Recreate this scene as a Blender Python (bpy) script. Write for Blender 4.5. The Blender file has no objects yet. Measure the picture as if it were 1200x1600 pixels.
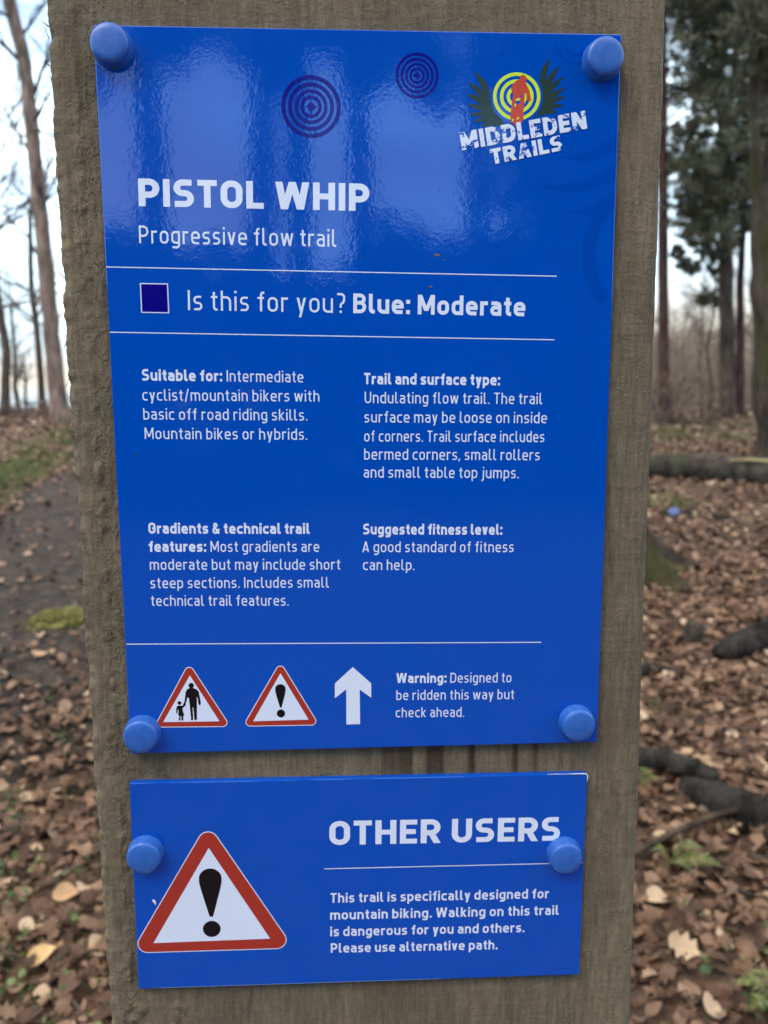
import bpy, bmesh, math, random
import numpy as np
from mathutils import Vector, Matrix
from mathutils.geometry import delaunay_2d_cdt

R = math.radians
random.seed(7)
rng = np.random.default_rng(11)
S = bpy.context.scene
COL = S.collection

# ------------------------------------------------------------------ camera, sky, sun, exposure
cam = bpy.data.cameras.new('camera')
cam.sensor_fit = 'VERTICAL'
cam.sensor_height = 24.0
cam.sensor_width = 18.0
cam.lens = 24.0 * 1222.0 / 1600.0
cam.clip_start = 0.02
cam.clip_end = 3000
cam.dof.use_dof = True
cam.dof.focus_distance = 0.322
cam.dof.aperture_fstop = 8.2
camo = bpy.data.objects.new('camera', cam)
CAM = Vector((0.0964, -0.3342, 1.300))
rt = Vector((0.99880386, -0.04771182, -0.01069738))
up = Vector((0.01714049, 0.13675222, 0.99045698))
fw = Vector((0.04579362, 0.98945561, -0.13740645))
camo.matrix_world = Matrix(((rt.x, up.x, -fw.x, CAM.x), (rt.y, up.y, -fw.y, CAM.y), (rt.z, up.z, -fw.z, CAM.z), (0, 0, 0, 1)))
COL.objects.link(camo)
S.camera = camo

SUN_EL, SUN_ROT = R(48), R(222)
w = bpy.data.worlds.new('World')
S.world = w
w.use_nodes = True
nt = w.node_tree
for n in list(nt.nodes):
    nt.nodes.remove(n)
def wn(t, **k):
    n = nt.nodes.new(t)
    for a, b in k.items():
        setattr(n, a, b)
    return n
wout = wn('ShaderNodeOutputWorld')
bg = wn('ShaderNodeBackground')
bg.inputs[1].default_value = 0.12
sky = wn('ShaderNodeTexSky', sky_type='NISHITA', sun_disc=False, sun_elevation=SUN_EL, sun_rotation=SUN_ROT)
sky.air_density = 1.0
sky.dust_density = 1.2
tc = wn('ShaderNodeTexCoord')
mp = wn('ShaderNodeMapping')
mp.inputs['Scale'].default_value = (1.0, 1.0, 3.4)
ns = wn('ShaderNodeTexNoise')
ns.inputs['Scale'].default_value = 2.6
ns.inputs['Detail'].default_value = 6
ns.inputs['Roughness'].default_value = 0.55
cr = wn('ShaderNodeValToRGB')
cr.color_ramp.elements[0].position = 0.36
cr.color_ramp.elements[1].position = 0.58
mx = wn('ShaderNodeMix', data_type='RGBA')
mx.inputs[7].default_value = (8.2, 9.8, 11.8, 1)      # bright thin cloud
nt.links.new(tc.outputs['Generated'], mp.inputs[0])
nt.links.new(mp.outputs[0], ns.inputs['Vector'])
nt.links.new(ns.outputs['Fac'], cr.inputs[0])
nt.links.new(cr.outputs[0], mx.inputs[0])
nt.links.new(sky.outputs[0], mx.inputs[6])
# cloud bank and pale yellow strip low over the horizon
sx = wn('ShaderNodeSeparateXYZ')
nt.links.new(tc.outputs['Generated'], sx.inputs[0])
band = wn('ShaderNodeValToRGB')
e = band.color_ramp.elements
e[0].position = 0.0; e[0].color = (1.6, 1.9, 2.2, 1)
e[1].position = 0.30; e[1].color = (6.5, 8.6, 10.5, 1)
for p, c in ((0.015, (2.0, 2.2, 2.3, 1)), (0.03, (2.9, 2.45, 1.7, 1)), (0.052, (2.7, 2.4, 1.85, 1)), (0.085, (2.5, 3.0, 3.25, 1)), (0.14, (3.3, 4.3, 4.7, 1)), (0.21, (4.0, 5.2, 5.8, 1))):
    k = band.color_ramp.elements.new(p); k.color = c
def wmath(op, a, b):
    q = wn('ShaderNodeMath', operation=op)
    for i, v in enumerate((a, b)):
        if hasattr(v, 'is_linked'): nt.links.new(v, q.inputs[i])
        else: q.inputs[i].default_value = v
    return q.outputs[0]
def wrange(v, a, b, c, d):
    q = wn('ShaderNodeMapRange', interpolation_type='SMOOTHSTEP')
    for i, x in enumerate((a, b, c, d)): q.inputs[i + 1].default_value = x
    nt.links.new(v, q.inputs[0]); return q.outputs[0]
# the bank stands higher towards the right, lower towards the left
zz = wmath('MULTIPLY', sx.outputs[2], wmath('ADD', wmath('MULTIPLY', sx.outputs[0], -0.9), 0.85))
nt.links.new(zz, band.inputs[0])
front = wrange(sx.outputs[1], -0.35, 0.25, 0.0, 1.0)
bfac = wmath('MULTIPLY', wrange(sx.outputs[2], 0.05, 0.30, 0.88, 0.0), front)
# the thin cloud is bluer away from the evening glow
tint = wn('ShaderNodeMix', data_type='RGBA')
nt.links.new(front, tint.inputs[0])
tint.inputs[6].default_value = (4.1, 7.8, 14.0, 1)
tint.inputs[7].default_value = (7.4, 9.2, 10.4, 1)
high = wn('ShaderNodeMix', data_type='RGBA')
nt.links.new(wrange(sx.outputs[2], 0.42, 0.75, 0.0, 1.0), high.inputs[0])
nt.links.new(tint.outputs[2], high.inputs[6])
high.inputs[7].default_value = (10.2, 9.4, 8.4, 1)
nt.links.new(high.outputs[2], mx.inputs[7])
mx2 = wn('ShaderNodeMix', data_type='RGBA')
nt.links.new(bfac, mx2.inputs[0])
nt.links.new(mx.outputs[2], mx2.inputs[6])
nt.links.new(band.outputs[0], mx2.inputs[7])
nt.links.new(mx2.outputs[2], bg.inputs[0])
nt.links.new(bg.outputs[0], wout.inputs[0])

sl = bpy.data.lights.new('sun', 'SUN')
sl.energy = 0.6
sl.angle = R(20)
sl.color = (1.0, 0.93, 0.84)
so = bpy.data.objects.new('sun', sl)
sd = Vector((math.sin(SUN_ROT) * math.cos(SUN_EL), math.cos(SUN_ROT) * math.cos(SUN_EL), math.sin(SUN_EL)))
so.rotation_euler = sd.to_track_quat('Z', 'Y').to_euler()
so.location = (0, 0, 40)
COL.objects.link(so)

S.view_settings.view_transform = 'Standard'
S.view_settings.look = 'None'
S.view_settings.exposure = 1.58
S.view_settings.gamma = 1.0
S.render.engine = 'CYCLES'
S.cycles.use_denoising = True
S.cycles.max_bounces = 6
S.cycles.transparent_max_bounces = 6
S.cycles.sample_clamp_indirect = 8

# ------------------------------------------------------------------ helpers
def tag(o, label=None, cat=None, group=None, kind=None):
    if label: o['label'] = label
    if cat: o['category'] = cat
    if group: o['group'] = group
    if kind: o['kind'] = kind
    return o

def empty(name, loc=(0, 0, 0), rot=(0, 0, 0)):
    o = bpy.data.objects.new(name, None)
    o.empty_display_size = 0.1
    o.location = loc
    o.rotation_euler = rot
    COL.objects.link(o)
    return o

class MB:
    """collects vertices and faces of ONE mesh object"""
    def __init__(self):
        self.v = []; self.f = []; self.m = []
    def add(self, vs, fs, mi=0):
        b = len(self.v)
        self.v.extend([tuple(p) for p in vs])
        self.f.extend([tuple(b + i for i in f) for f in fs])
        self.m.extend([mi] * len(fs))
    def tube(self, pts, rad, n=8, mi=0, cap=True, wob=0.0, flat=1.0):
        pts = [Vector(p) for p in pts]
        k = len(pts)
        vs = []
        u = None
        for i in range(k):
            d = (pts[min(i + 1, k - 1)] - pts[max(i - 1, 0)])
            if d.length < 1e-9: d = Vector((0, 0, 1))
            d.normalize()
            if u is None:
                a = Vector((1, 0, 0)) if abs(d.x) < 0.8 else Vector((0, 1, 0))
                u = (a - d * a.dot(d)).normalized()
            else:
                u = (u - d * u.dot(d)).normalized()
            v = d.cross(u)
            for j in range(n):
                t = 2 * math.pi * j / n
                r = rad[i] * (1 + (random.uniform(-wob, wob) if wob else 0))
                vs.append(pts[i] + u * math.cos(t) * r + v * math.sin(t) * r * flat)
        fs = [(i * n + j, i * n + (j + 1) % n, (i + 1) * n + (j + 1) % n, (i + 1) * n + j) for i in range(k - 1) for j in range(n)]
        if cap:
            fs.append(tuple(range(n - 1, -1, -1)))
            fs.append(tuple((k - 1) * n + j for j in range(n)))
        self.add(vs, fs, mi)
    def build(self, name, mats, parent=None, smooth=False):
        me = bpy.data.meshes.new(name)
        me.from_pydata(self.v, [], self.f)
        for m in (mats if isinstance(mats, (list, tuple)) else [mats]):
            me.materials.append(m)
        if any(self.m):
            me.polygons.foreach_set('material_index', self.m)
        if smooth:
            me.polygons.foreach_set('use_smooth', [True] * len(me.polygons))
        me.update()
        o = bpy.data.objects.new(name, me)
        COL.objects.link(o)
        if parent: o.parent = parent
        return o

def npmesh(name, V, F, mat, parent=None, smooth=False):
    """V (n,3) float array, F (m,k) int array"""
    me = bpy.data.meshes.new(name)
    m, k = F.shape
    me.vertices.add(len(V)); me.vertices.foreach_set('co', np.ascontiguousarray(V, dtype=np.float32).ravel())
    me.loops.add(m * k); me.loops.foreach_set('vertex_index', np.ascontiguousarray(F, dtype=np.int32).ravel())
    me.polygons.add(m)
    me.polygons.foreach_set('loop_start', np.arange(0, m * k, k, dtype=np.int32))
    me.polygons.foreach_set('loop_total', np.full(m, k, dtype=np.int32))
    me.update(calc_edges=True)
    me.validate()
    if smooth:
        me.polygons.foreach_set('use_smooth', np.ones(len(me.polygons), dtype=bool))
    me.materials.append(mat)
    o = bpy.data.objects.new(name, me)
    COL.objects.link(o)
    if parent: o.parent = parent
    return o

def vnoise(x, y, seed=0, octaves=4, gain=0.5):
    """numpy value noise in about -1..1"""
    x = np.asarray(x, float); y = np.asarray(y, float)
    out = np.zeros(np.broadcast(x, y).shape); amp = 1.0; tot = 0
    for o in range(octaves):
        xs, ys = x * 2 ** o + 17.3 * o, y * 2 ** o + 5.1 * o
        xi, yi = np.floor(xs).astype(np.int64), np.floor(ys).astype(np.int64)
        fx, fy = xs - xi, ys - yi
        fx = fx * fx * (3 - 2 * fx); fy = fy * fy * (3 - 2 * fy)
        def h(a, b):
            n = (a * 374761393 + b * 668265263 + (seed + o) * 1274126177) & 0x7fffffff
            n = ((n ^ (n >> 13)) * 1103515245 + 12345) & 0x7fffffff
            return (n ^ (n >> 16)) % 65536 / 32768.0 - 1
        v = (h(xi, yi) * (1 - fx) + h(xi + 1, yi) * fx) * (1 - fy) + (h(xi, yi + 1) * (1 - fx) + h(xi + 1, yi + 1) * fx) * fy
        out += v * amp; tot += amp; amp *= gain
    return out / tot

def lin(r, g, b):
    def c(v):
        v /= 255.0
        return v / 12.92 if v <= 0.04045 else ((v + 0.055) / 1.055) ** 2.4
    return (c(r), c(g), c(b), 1)

class Mat:
    """small node-building helper around a Principled material"""
    def __init__(self, name, color=(0.5, 0.5, 0.5, 1), rough=0.6, spec=0.5):
        self.m = bpy.data.materials.new(name); self.m.use_nodes = True
        self.t = self.m.node_tree; self.b = self.t.nodes['Principled BSDF']
        self.b.inputs['Base Color'].default_value = color
        self.b.inputs['Roughness'].default_value = rough
        self.b.inputs['Specular IOR Level'].default_value = spec
    def n(self, t, **k):
        q = self.t.nodes.new(t)
        for a, v in k.items(): setattr(q, a, v)
        return q
    def l(self, a, b): self.t.links.new(a, b); return self
    def coords(self, scale=(1, 1, 1), kind='Object'):
        c = self.n('ShaderNodeTexCoord'); m = self.n('ShaderNodeMapping')
        m.inputs['Scale'].default_value = scale
        self.l(c.outputs[kind], m.inputs[0]); return m.outputs[0]
    def noise(self, vec, scale, detail=4, rough=0.55, dist=0.0):
        q = self.n('ShaderNodeTexNoise')
        q.inputs['Scale'].default_value = scale; q.inputs['Detail'].default_value = detail
        q.inputs['Roughness'].default_value = rough; q.inputs['Distortion'].default_value = dist
        if vec is not None: self.l(vec, q.inputs['Vector'])
        return q.outputs['Fac']
    def ramp(self, fac, stops, interp='LINEAR'):
        q = self.n('ShaderNodeValToRGB'); cr = q.color_ramp; cr.interpolation = interp
        while len(cr.elements) < len(stops): cr.elements.new(0.5)
        for el, (p, c) in zip(cr.elements, stops):
            el.position = p; el.color = c if len(c) == 4 else (*c, 1)
        self.l(fac, q.inputs[0]); return q.outputs[0]
    def mix(self, fac, a, b, mode='MIX'):
        q = self.n('ShaderNodeMix', data_type='RGBA', blend_type=mode)
        for i, v in ((0, fac), (6, a), (7, b)):
            if hasattr(v, 'default_value') or hasattr(v, 'is_linked'): self.l(v, q.inputs[i])
            else: q.inputs[i].default_value = v
        return q.outputs[2]
    def math(self, op, a, b=0.0):
        q = self.n('ShaderNodeMath', operation=op)
        for i, v in enumerate((a, b)):
            if hasattr(v, 'is_linked'): self.l(v, q.inputs[i])
            else: q.inputs[i].default_value = v
        return q.outputs[0]
    def color(self, c): self.l(c, self.b.inputs['Base Color']); return self
    def rough(self, c): self.l(c, self.b.inputs['Roughness']); return self
    def bump(self, h, strength=0.5, dist=0.01):
        q = self.n('ShaderNodeBump'); q.inputs['Strength'].default_value = strength; q.inputs['Distance'].default_value = dist
        self.l(h, q.inputs['Height']); self.l(q.outputs[0], self.b.inputs['Normal']); return self
    def island(self):
        return self.n('ShaderNodeNewGeometry').outputs['Random Per Island']

# ------------------------------------------------------------------ materials
def bark_mat(name, dark, light, moss=None, sc=9.0, mosslo=0.55):
    M = Mat(name, rough=0.95, spec=0.08)
    v = M.coords((1, 1, 0.28))
    a = M.noise(v, sc, 6, 0.6, 0.4)
    col = M.ramp(a, [(0.30, dark), (0.68, light)])
    if moss:
        b = M.noise(M.coords((1, 1, 0.6)), 1.6, 4)
        col = M.mix(M.ramp(b, [(mosslo, (0, 0, 0)), (mosslo + 0.16, (1, 1, 1))]), col, moss)
    M.color(col).bump(a, 1.0, 0.08)
    return M.m

MAT = {}
MAT['bark_pink'] = bark_mat('bark_pink', (0.055, 0.036, 0.025), (0.27, 0.18, 0.13), (0.085, 0.075, 0.035, 1), 8)
MAT['bark_dark'] = bark_mat('bark_dark', (0.022, 0.018, 0.015), (0.095, 0.078, 0.062), (0.04, 0.045, 0.022, 1), 10)
MAT['bark_red'] = bark_mat('bark_red', (0.022, 0.013, 0.010), (0.075, 0.038, 0.027), None, 8)
MAT['bark_grey'] = bark_mat('bark_grey', (0.026, 0.018, 0.012), (0.105, 0.076, 0.050), None, 9)
MAT['bark_mossy'] = bark_mat('bark_mossy', (0.016, 0.012, 0.009), (0.078, 0.060, 0.040), (0.044, 0.045, 0.014, 1), 9, 0.52)
MAT['limb_tan'] = bark_mat('limb_tan', (0.07, 0.04, 0.025), (0.26, 0.15, 0.085), None, 9)
MAT['log'] = bark_mat('log', (0.018, 0.014, 0.011), (0.09, 0.074, 0.054), (0.04, 0.045, 0.018, 1), 7)
MAT['rotten'] = bark_mat('rotten', (0.008, 0.007, 0.006), (0.055, 0.048, 0.040), None, 16)
MAT['stick'] = bark_mat('stick', (0.07, 0.055, 0.045), (0.22, 0.18, 0.15), None, 30)

def leafy(name, stops, rough=0.6, trans=0.0):
    M = Mat(name, rough=rough, spec=0.3)
    M.color(M.ramp(M.island(), stops))
    return M.m
MAT['needles'] = leafy('needles', [(0, (0.032, 0.034, 0.018)), (0.5, (0.062, 0.064, 0.028)), (1, (0.125, 0.112, 0.05))], 0.55)
MAT['twigs'] = leafy('twigs', [(0, (0.05, 0.036, 0.028)), (1, (0.15, 0.11, 0.08))], 0.9)
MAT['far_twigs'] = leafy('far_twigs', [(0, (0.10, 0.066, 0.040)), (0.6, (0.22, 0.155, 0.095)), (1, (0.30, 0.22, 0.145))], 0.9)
MAT['grass'] = leafy('grass', [(0, (0.035, 0.048, 0.010)), (0.6, (0.09, 0.118, 0.024)), (1, (0.20, 0.19, 0.065))], 0.7)
MAT['greens'] = leafy('greens', [(0, (0.018, 0.036, 0.008)), (0.6, (0.055, 0.088, 0.018)), (1, (0.12, 0.15, 0.04))], 0.5)
MAT['fern'] = leafy('fern', [(0, (0.04, 0.055, 0.012)), (1, (0.14, 0.15, 0.035))], 0.5)
MAT['moss'] = leafy('moss', [(0, (0.09, 0.09, 0.018)), (1, (0.25, 0.24, 0.065))], 0.8)
MAT['holly'] = leafy('holly', [(0, (0.006, 0.011, 0.006)), (1, (0.016, 0.026, 0.012))], 0.6)

def litter_mat():
    M = Mat('litter', rough=0.7, spec=0.15)
    isl = M.island()
    c = M.ramp(isl, [(0, (0.044, 0.025, 0.016)), (0.32, (0.092, 0.052, 0.032)), (0.58, (0.142, 0.082, 0.050)), (0.76, (0.195, 0.116, 0.070)),
                     (0.90, (0.225, 0.145, 0.092)), (0.965, (0.34, 0.23, 0.14)), (1, (0.44, 0.32, 0.21))])
    n = M.noise(M.coords((1, 1, 1)), 60, 3)
    c = M.mix(0.35, c, M.ramp(n, [(0.3, (0.55, 0.55, 0.55)), (0.7, (1.3, 1.3, 1.3))]), 'MULTIPLY')
    M.color(c)
    return M.m
MAT['litter'] = litter_mat()
def plain_leaf(name, c):
    M = Mat(name, rough=0.55, spec=0.35)
    n = M.noise(M.coords(), 70, 3)
    M.color(M.ramp(n, [(0.3, tuple(x * 0.75 for x in c)), (0.7, c)]))
    return M.m
MAT['leaf_yellow'] = plain_leaf('leaf_yellow', (0.56, 0.36, 0.15))
MAT['leaf_tan'] = plain_leaf('leaf_tan', (0.42, 0.25, 0.12))
MAT['leaf_cream'] = plain_leaf('leaf_cream', (0.44, 0.31, 0.18))

def ground_mat():
    M = Mat('soil', rough=0.95, spec=0.05)
    v = M.coords()
    a = M.noise(v, 1.1, 5); b = M.noise(v, 16, 6, 0.7)
    c = M.ramp(b, [(0.30, (0.030, 0.021, 0.015)), (0.50, (0.10, 0.062, 0.042)), (0.64, (0.19, 0.125, 0.085)), (0.75, (0.27, 0.19, 0.13))])
    g = M.ramp(b, [(0.35, (0.035, 0.04, 0.015)), (0.7, (0.12, 0.125, 0.05))])
    c = M.mix(M.ramp(a, [(0.57, (0, 0, 0)), (0.68, (0.75, 0.75, 0.75))]), c, g)
    M.color(c).bump(b, 0.8, 0.03)
    return M.m
MAT['soil'] = ground_mat()
def path_mat():
    M = Mat('trodden_path', rough=0.92, spec=0.12)
    v = M.coords()
    b = M.noise(v, 14, 7, 0.7); a = M.noise(v, 2.2, 4)
    c = M.ramp(b, [(0.34, (0.018, 0.014, 0.011)), (0.54, (0.046, 0.036, 0.028)), (0.70, (0.11, 0.088, 0.066))])
    c = M.mix(0.5, c, M.ramp(a, [(0.35, (0.6, 0.6, 0.62)), (0.65, (1.25, 1.2, 1.15))]), 'MULTIPLY')
    M.color(c).bump(b, 0.8, 0.03)
    return M.m
MAT['path'] = path_mat()

def post_mat():
    M = Mat('sawn_timber', rough=0.88, spec=0.2)
    at = M.n('ShaderNodeAttribute', attribute_name='grain')
    rg = M.n('ShaderNodeAttribute', attribute_name='flaky')
    fine = M.noise(M.coords((1, 1, 0.12)), 520, 5, 0.7, 0.3)
    mid = M.noise(M.coords((1, 1, 0.30)), 75, 5, 0.62, 0.3)
    blot = M.noise(M.coords((1, 1, 0.7)), 19, 4)
    saw = M.noise(M.coords((0.14, 1, 1)), 260, 3, 0.6)
    flake = M.noise(M.coords((0.85, 1, 0.55)), 330, 4, 0.62, 0.6)
    c = M.ramp(fine, [(0.28, (0.116, 0.090, 0.055)), (0.5, (0.166, 0.131, 0.081)), (0.72, (0.228, 0.183, 0.116))])
    c = M.mix(0.5, c, M.ramp(mid, [(0.3, (0.76, 0.76, 0.77)), (0.7, (1.2, 1.19, 1.16))]), 'MULTIPLY')
    c = M.mix(0.6, c, M.ramp(blot, [(0.32, (0.74, 0.75, 0.76)), (0.62, (1.14, 1.13, 1.08))]), 'MULTIPLY')
    c = M.mix(0.12, c, M.ramp(saw, [(0.35, (0.72, 0.72, 0.72)), (0.65, (1.22, 1.22, 1.2))]), 'MULTIPLY')
    fleck = M.noise(M.coords((0.7, 1, 1)), 900, 2, 0.5)
    c = M.mix(M.ramp(fleck, [(0.69, (0, 0, 0)), (0.75, (0.75, 0.75, 0.75))]), c, (0.32, 0.28, 0.20, 1))
    c = M.mix(at.outputs['Fac'], c, (0.034, 0.022, 0.013, 1))
    M.color(c)
    pits = M.noise(M.coords((1, 1, 0.8)), 1000, 3, 0.6)
    fl = M.ramp(flake, [(0.50, (0, 0, 0)), (0.60, (1, 1, 1))])
    hgt = M.math('ADD', M.math('MULTIPLY', fine, 0.45), M.math('ADD', M.math('MULTIPLY', pits, 0.35), M.math('ADD', M.math('MULTIPLY', saw, 0.3), M.math('MULTIPLY', fl, M.math('ADD', 0.12, M.math('MULTIPLY', rg.outputs['Fac'], 0.26))))))
    M.bump(hgt, 0.9, 0.0013)
    return M.m
MAT['post'] = post_mat()

def gloss(name, color, rough=0.2, peel=True, wear=None):
    """glossy printed face; a faint orange peel in the clear film breaks up what it mirrors"""
    M = Mat(name, color, rough * .6, 0.30 if name == 'navy_print' else 0.52)
    if peel:
        v = M.coords()
        a = M.noise(v, 640, 2, 0.5); b = M.noise(v, 230, 2, 0.5)
        M.bump(M.math('ADD', M.math('MULTIPLY', a, 0.4), M.math('MULTIPLY', b, 0.6)), 0.03, 0.0012)
    if name == 'blue_enamel':                            # weathering: dust specks and patches of duller film
        v = M.coords()
        d = M.noise(v, 1300, 2, 0.5); p = M.noise(v, 26, 4, 0.6)
        m_ = M.math('MULTIPLY', M.ramp(d, [(0.70, (0, 0, 0)), (0.76, (1, 1, 1))]), M.ramp(p, [(0.45, (0, 0, 0)), (0.7, (0.35, 0.35, 0.35))]))
        M.color(M.mix(m_, color, (0.16, 0.22, 0.36, 1)))
        M.rough(M.ramp(p, [(0.3, (0.03,) * 3), (0.75, (0.075,) * 3)]))
    if wear:
        n = M.noise(M.coords((1, 1, 1.6)), 190, 5, 0.72)
        M.color(M.mix(M.ramp(n, [(wear, (0, 0, 0)), (wear + 0.03, (1, 1, 1))]), color, BLUE))
    return M.m
BLUE = (0.0, 0.073, 0.435, 1)
MAT['blue'] = gloss('blue_enamel', BLUE, 0.10)
MAT['white'] = gloss('white_print', (0.73, 0.785, 0.88, 1), 0.18)
MAT['white_worn'] = gloss('white_print_worn', (0.73, 0.785, 0.88, 1), 0.18, True, 0.555)
MAT['navy'] = gloss('navy_print', (0.004, 0.002, 0.20, 1), 0.18)
MAT['ghost'] = gloss('tone_print', (0.0, 0.060, 0.385, 1), 0.10)
MAT['red'] = gloss('red_print', (0.40, 0.035, 0.022, 1), 0.2)
MAT['black'] = gloss('black_print', (0.004, 0.004, 0.007, 1), 0.22)
MAT['lime'] = gloss('lime_print', (0.62, 0.80, 0.045, 1), 0.2)
MAT['wing'] = gloss('wing_print', (0.026, 0.05, 0.035, 1), 0.2)
MAT['rider'] = gloss('rider_print', (0.58, 0.07, 0.035, 1), 0.2)
MAT['grime'] = Mat('grime', (0.16, 0.12, 0.05, 1), 0.8, 0.2).m
MAT['grime_dark'] = Mat('grime_dark', (0.02, 0.02, 0.025, 1), 0.8, 0.2).m
MAT['chip'] = Mat('chip', (0.8, 0.8, 0.8, 1), 0.6, 0.3).m
def cap_mat():
    M = Mat('blue_plastic', (0.03, 0.13, 0.43, 1), 0.3, 0.5)
    v = M.coords()
    n = M.noise(v, 330, 4, 0.6)
    M.color(M.ramp(n, [(0.35, (0.022, 0.105, 0.39)), (0.66, (0.036, 0.135, 0.45))]))
    M.rough(M.ramp(M.noise(v, 120, 3), [(0.3, (0.27,) * 3), (0.7, (0.46,) * 3)]))
    M.bump(n, 0.12, 0.0006)
    return M.m
MAT['cap'] = cap_mat()
MAT['wrapper'] = Mat('wrapper', (0.07, 0.17, 0.45, 1), 0.4, 0.3).m
MAT['wrapper_pale'] = Mat('wrapper_pale', (0.42, 0.48, 0.56, 1), 0.4, 0.3).m

# ------------------------------------------------------------------ terrain
def H(x, y):
    x = np.asarray(x, float); y = np.asarray(y, float)
    t = np.clip((y - 6.0) / 16.0, 0, 1); s = t * t * (3 - 2 * t)
    z = 1.0 * s
    z = z - 0.25 * np.clip((y - 40) / 60, 0, 1)
    tb = np.clip((-y - 6.0) / 20.0, 0, 1); z = z + 1.0 * tb * tb * (3 - 2 * tb)
    near = np.clip((np.hypot(x, y) - 0.6) / 1.5, 0, 1)
    z = z + 0.05 * near * vnoise(x * 0.7, y * 0.7, 3, 3)
    return z
def h(x, y): return float(H(np.array([x]), np.array([y]))[0])
def ground_at(px, py):
    """point of the ground seen at a pixel of the 1200 x 1600 photograph (used once, to site the things lying in the wood)"""
    d = fw + rt * ((px - 600) / 1222.0) - up * ((py - 800) / 1222.0)
    X, Y, Z = CAM.x + d.x * TS, CAM.y + d.y * TS, CAM.z + d.z * TS
    hit = Z < H(X, Y)
    i = np.argmax(hit) if hit.any() else np.argmin(abs(TS - 40))
    return Vector((X[i], Y[i], h(X[i], Y[i])))
TS = np.geomspace(0.5, 300, 5000)

def build_ground():
    na = 400
    rad = np.concatenate([np.linspace(0.25, 9, 90), np.geomspace(9.2, 900, 130)])
    an = np.linspace(0, 2 * np.pi, na, endpoint=False)
    X = (rad[:, None] * np.sin(an)[None]).ravel(); Y = (rad[:, None] * np.cos(an)[None]).ravel()
    Z = H(X, Y)
    V = np.c_[X, Y, Z]
    V = np.vstack([V, [[0, 0, 0.0]]])
    i, j = np.meshgrid(np.arange(len(rad) - 1), np.arange(na), indexing='ij')
    a = i * na + j; b = i * na + (j + 1) % na
    F = np.stack([a, a + na, b + na, b], -1).reshape(-1, 4)
    c = len(V) - 1
    j = np.arange(0, na)
    F2 = np.stack([np.full(na, c), j, (j + 1) % na, (j + 1) % na], -1)
    o = npmesh('ground', V, F, MAT['soil'], smooth=True)
    tag(o, kind='structure')
    return o
build_ground()

PATH = [(-1.55, 3.3), (-1.9, 4.4), (-2.65, 7.0), (-3.1, 9.7), (-3.3, 12.3), (-3.1, 15.5), (-2.4, 18.5)]
def path_dist(x, y):
    x = np.asarray(x, float); y = np.asarray(y, float)
    d = np.full(x.shape, 1e9)
    for (x0, y0), (x1, y1) in zip(PATH[:-1], PATH[1:]):
        dx, dy = x1 - x0, y1 - y0
        t = np.clip(((x - x0) * dx + (y - y0) * dy) / (dx * dx + dy * dy), 0, 1)
        d = np.minimum(d, np.hypot(x - x0 - t * dx, y - y0 - t * dy))
    return d + 0.22 * vnoise(x * 1.6, y * 1.6, 9, 3)
def build_path():
    xs = np.arange(-5.4, 0.6, 0.06); ys = np.arange(1.5, 20.5, 0.06)
    Xg, Yg = np.meshgrid(xs, ys, indexing='ij')
    D = path_dist(Xg, Yg)
    Zg = H(Xg, Yg) + 0.018 - 0.10 * np.clip((D - 0.95) / 0.3, 0, 1) + 0.012 * vnoise(Xg * 9, Yg * 9, 4, 3)
    idx = np.arange(Xg.size).reshape(Xg.shape)
    F = np.stack([idx[:-1, :-1], idx[1:, :-1], idx[1:, 1:], idx[:-1, 1:]], -1).reshape(-1, 4)
    keep = (D.ravel()[F] < 1.5).all(1)
    F = F[keep]
    u, inv = np.unique(F, return_inverse=True)
    V = np.c_[Xg.ravel(), Yg.ravel(), Zg.ravel()][u]
    o = npmesh('path', V, inv.reshape(F.shape), MAT['path'], smooth=True)
    tag(o, kind='structure')
build_path()

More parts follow.
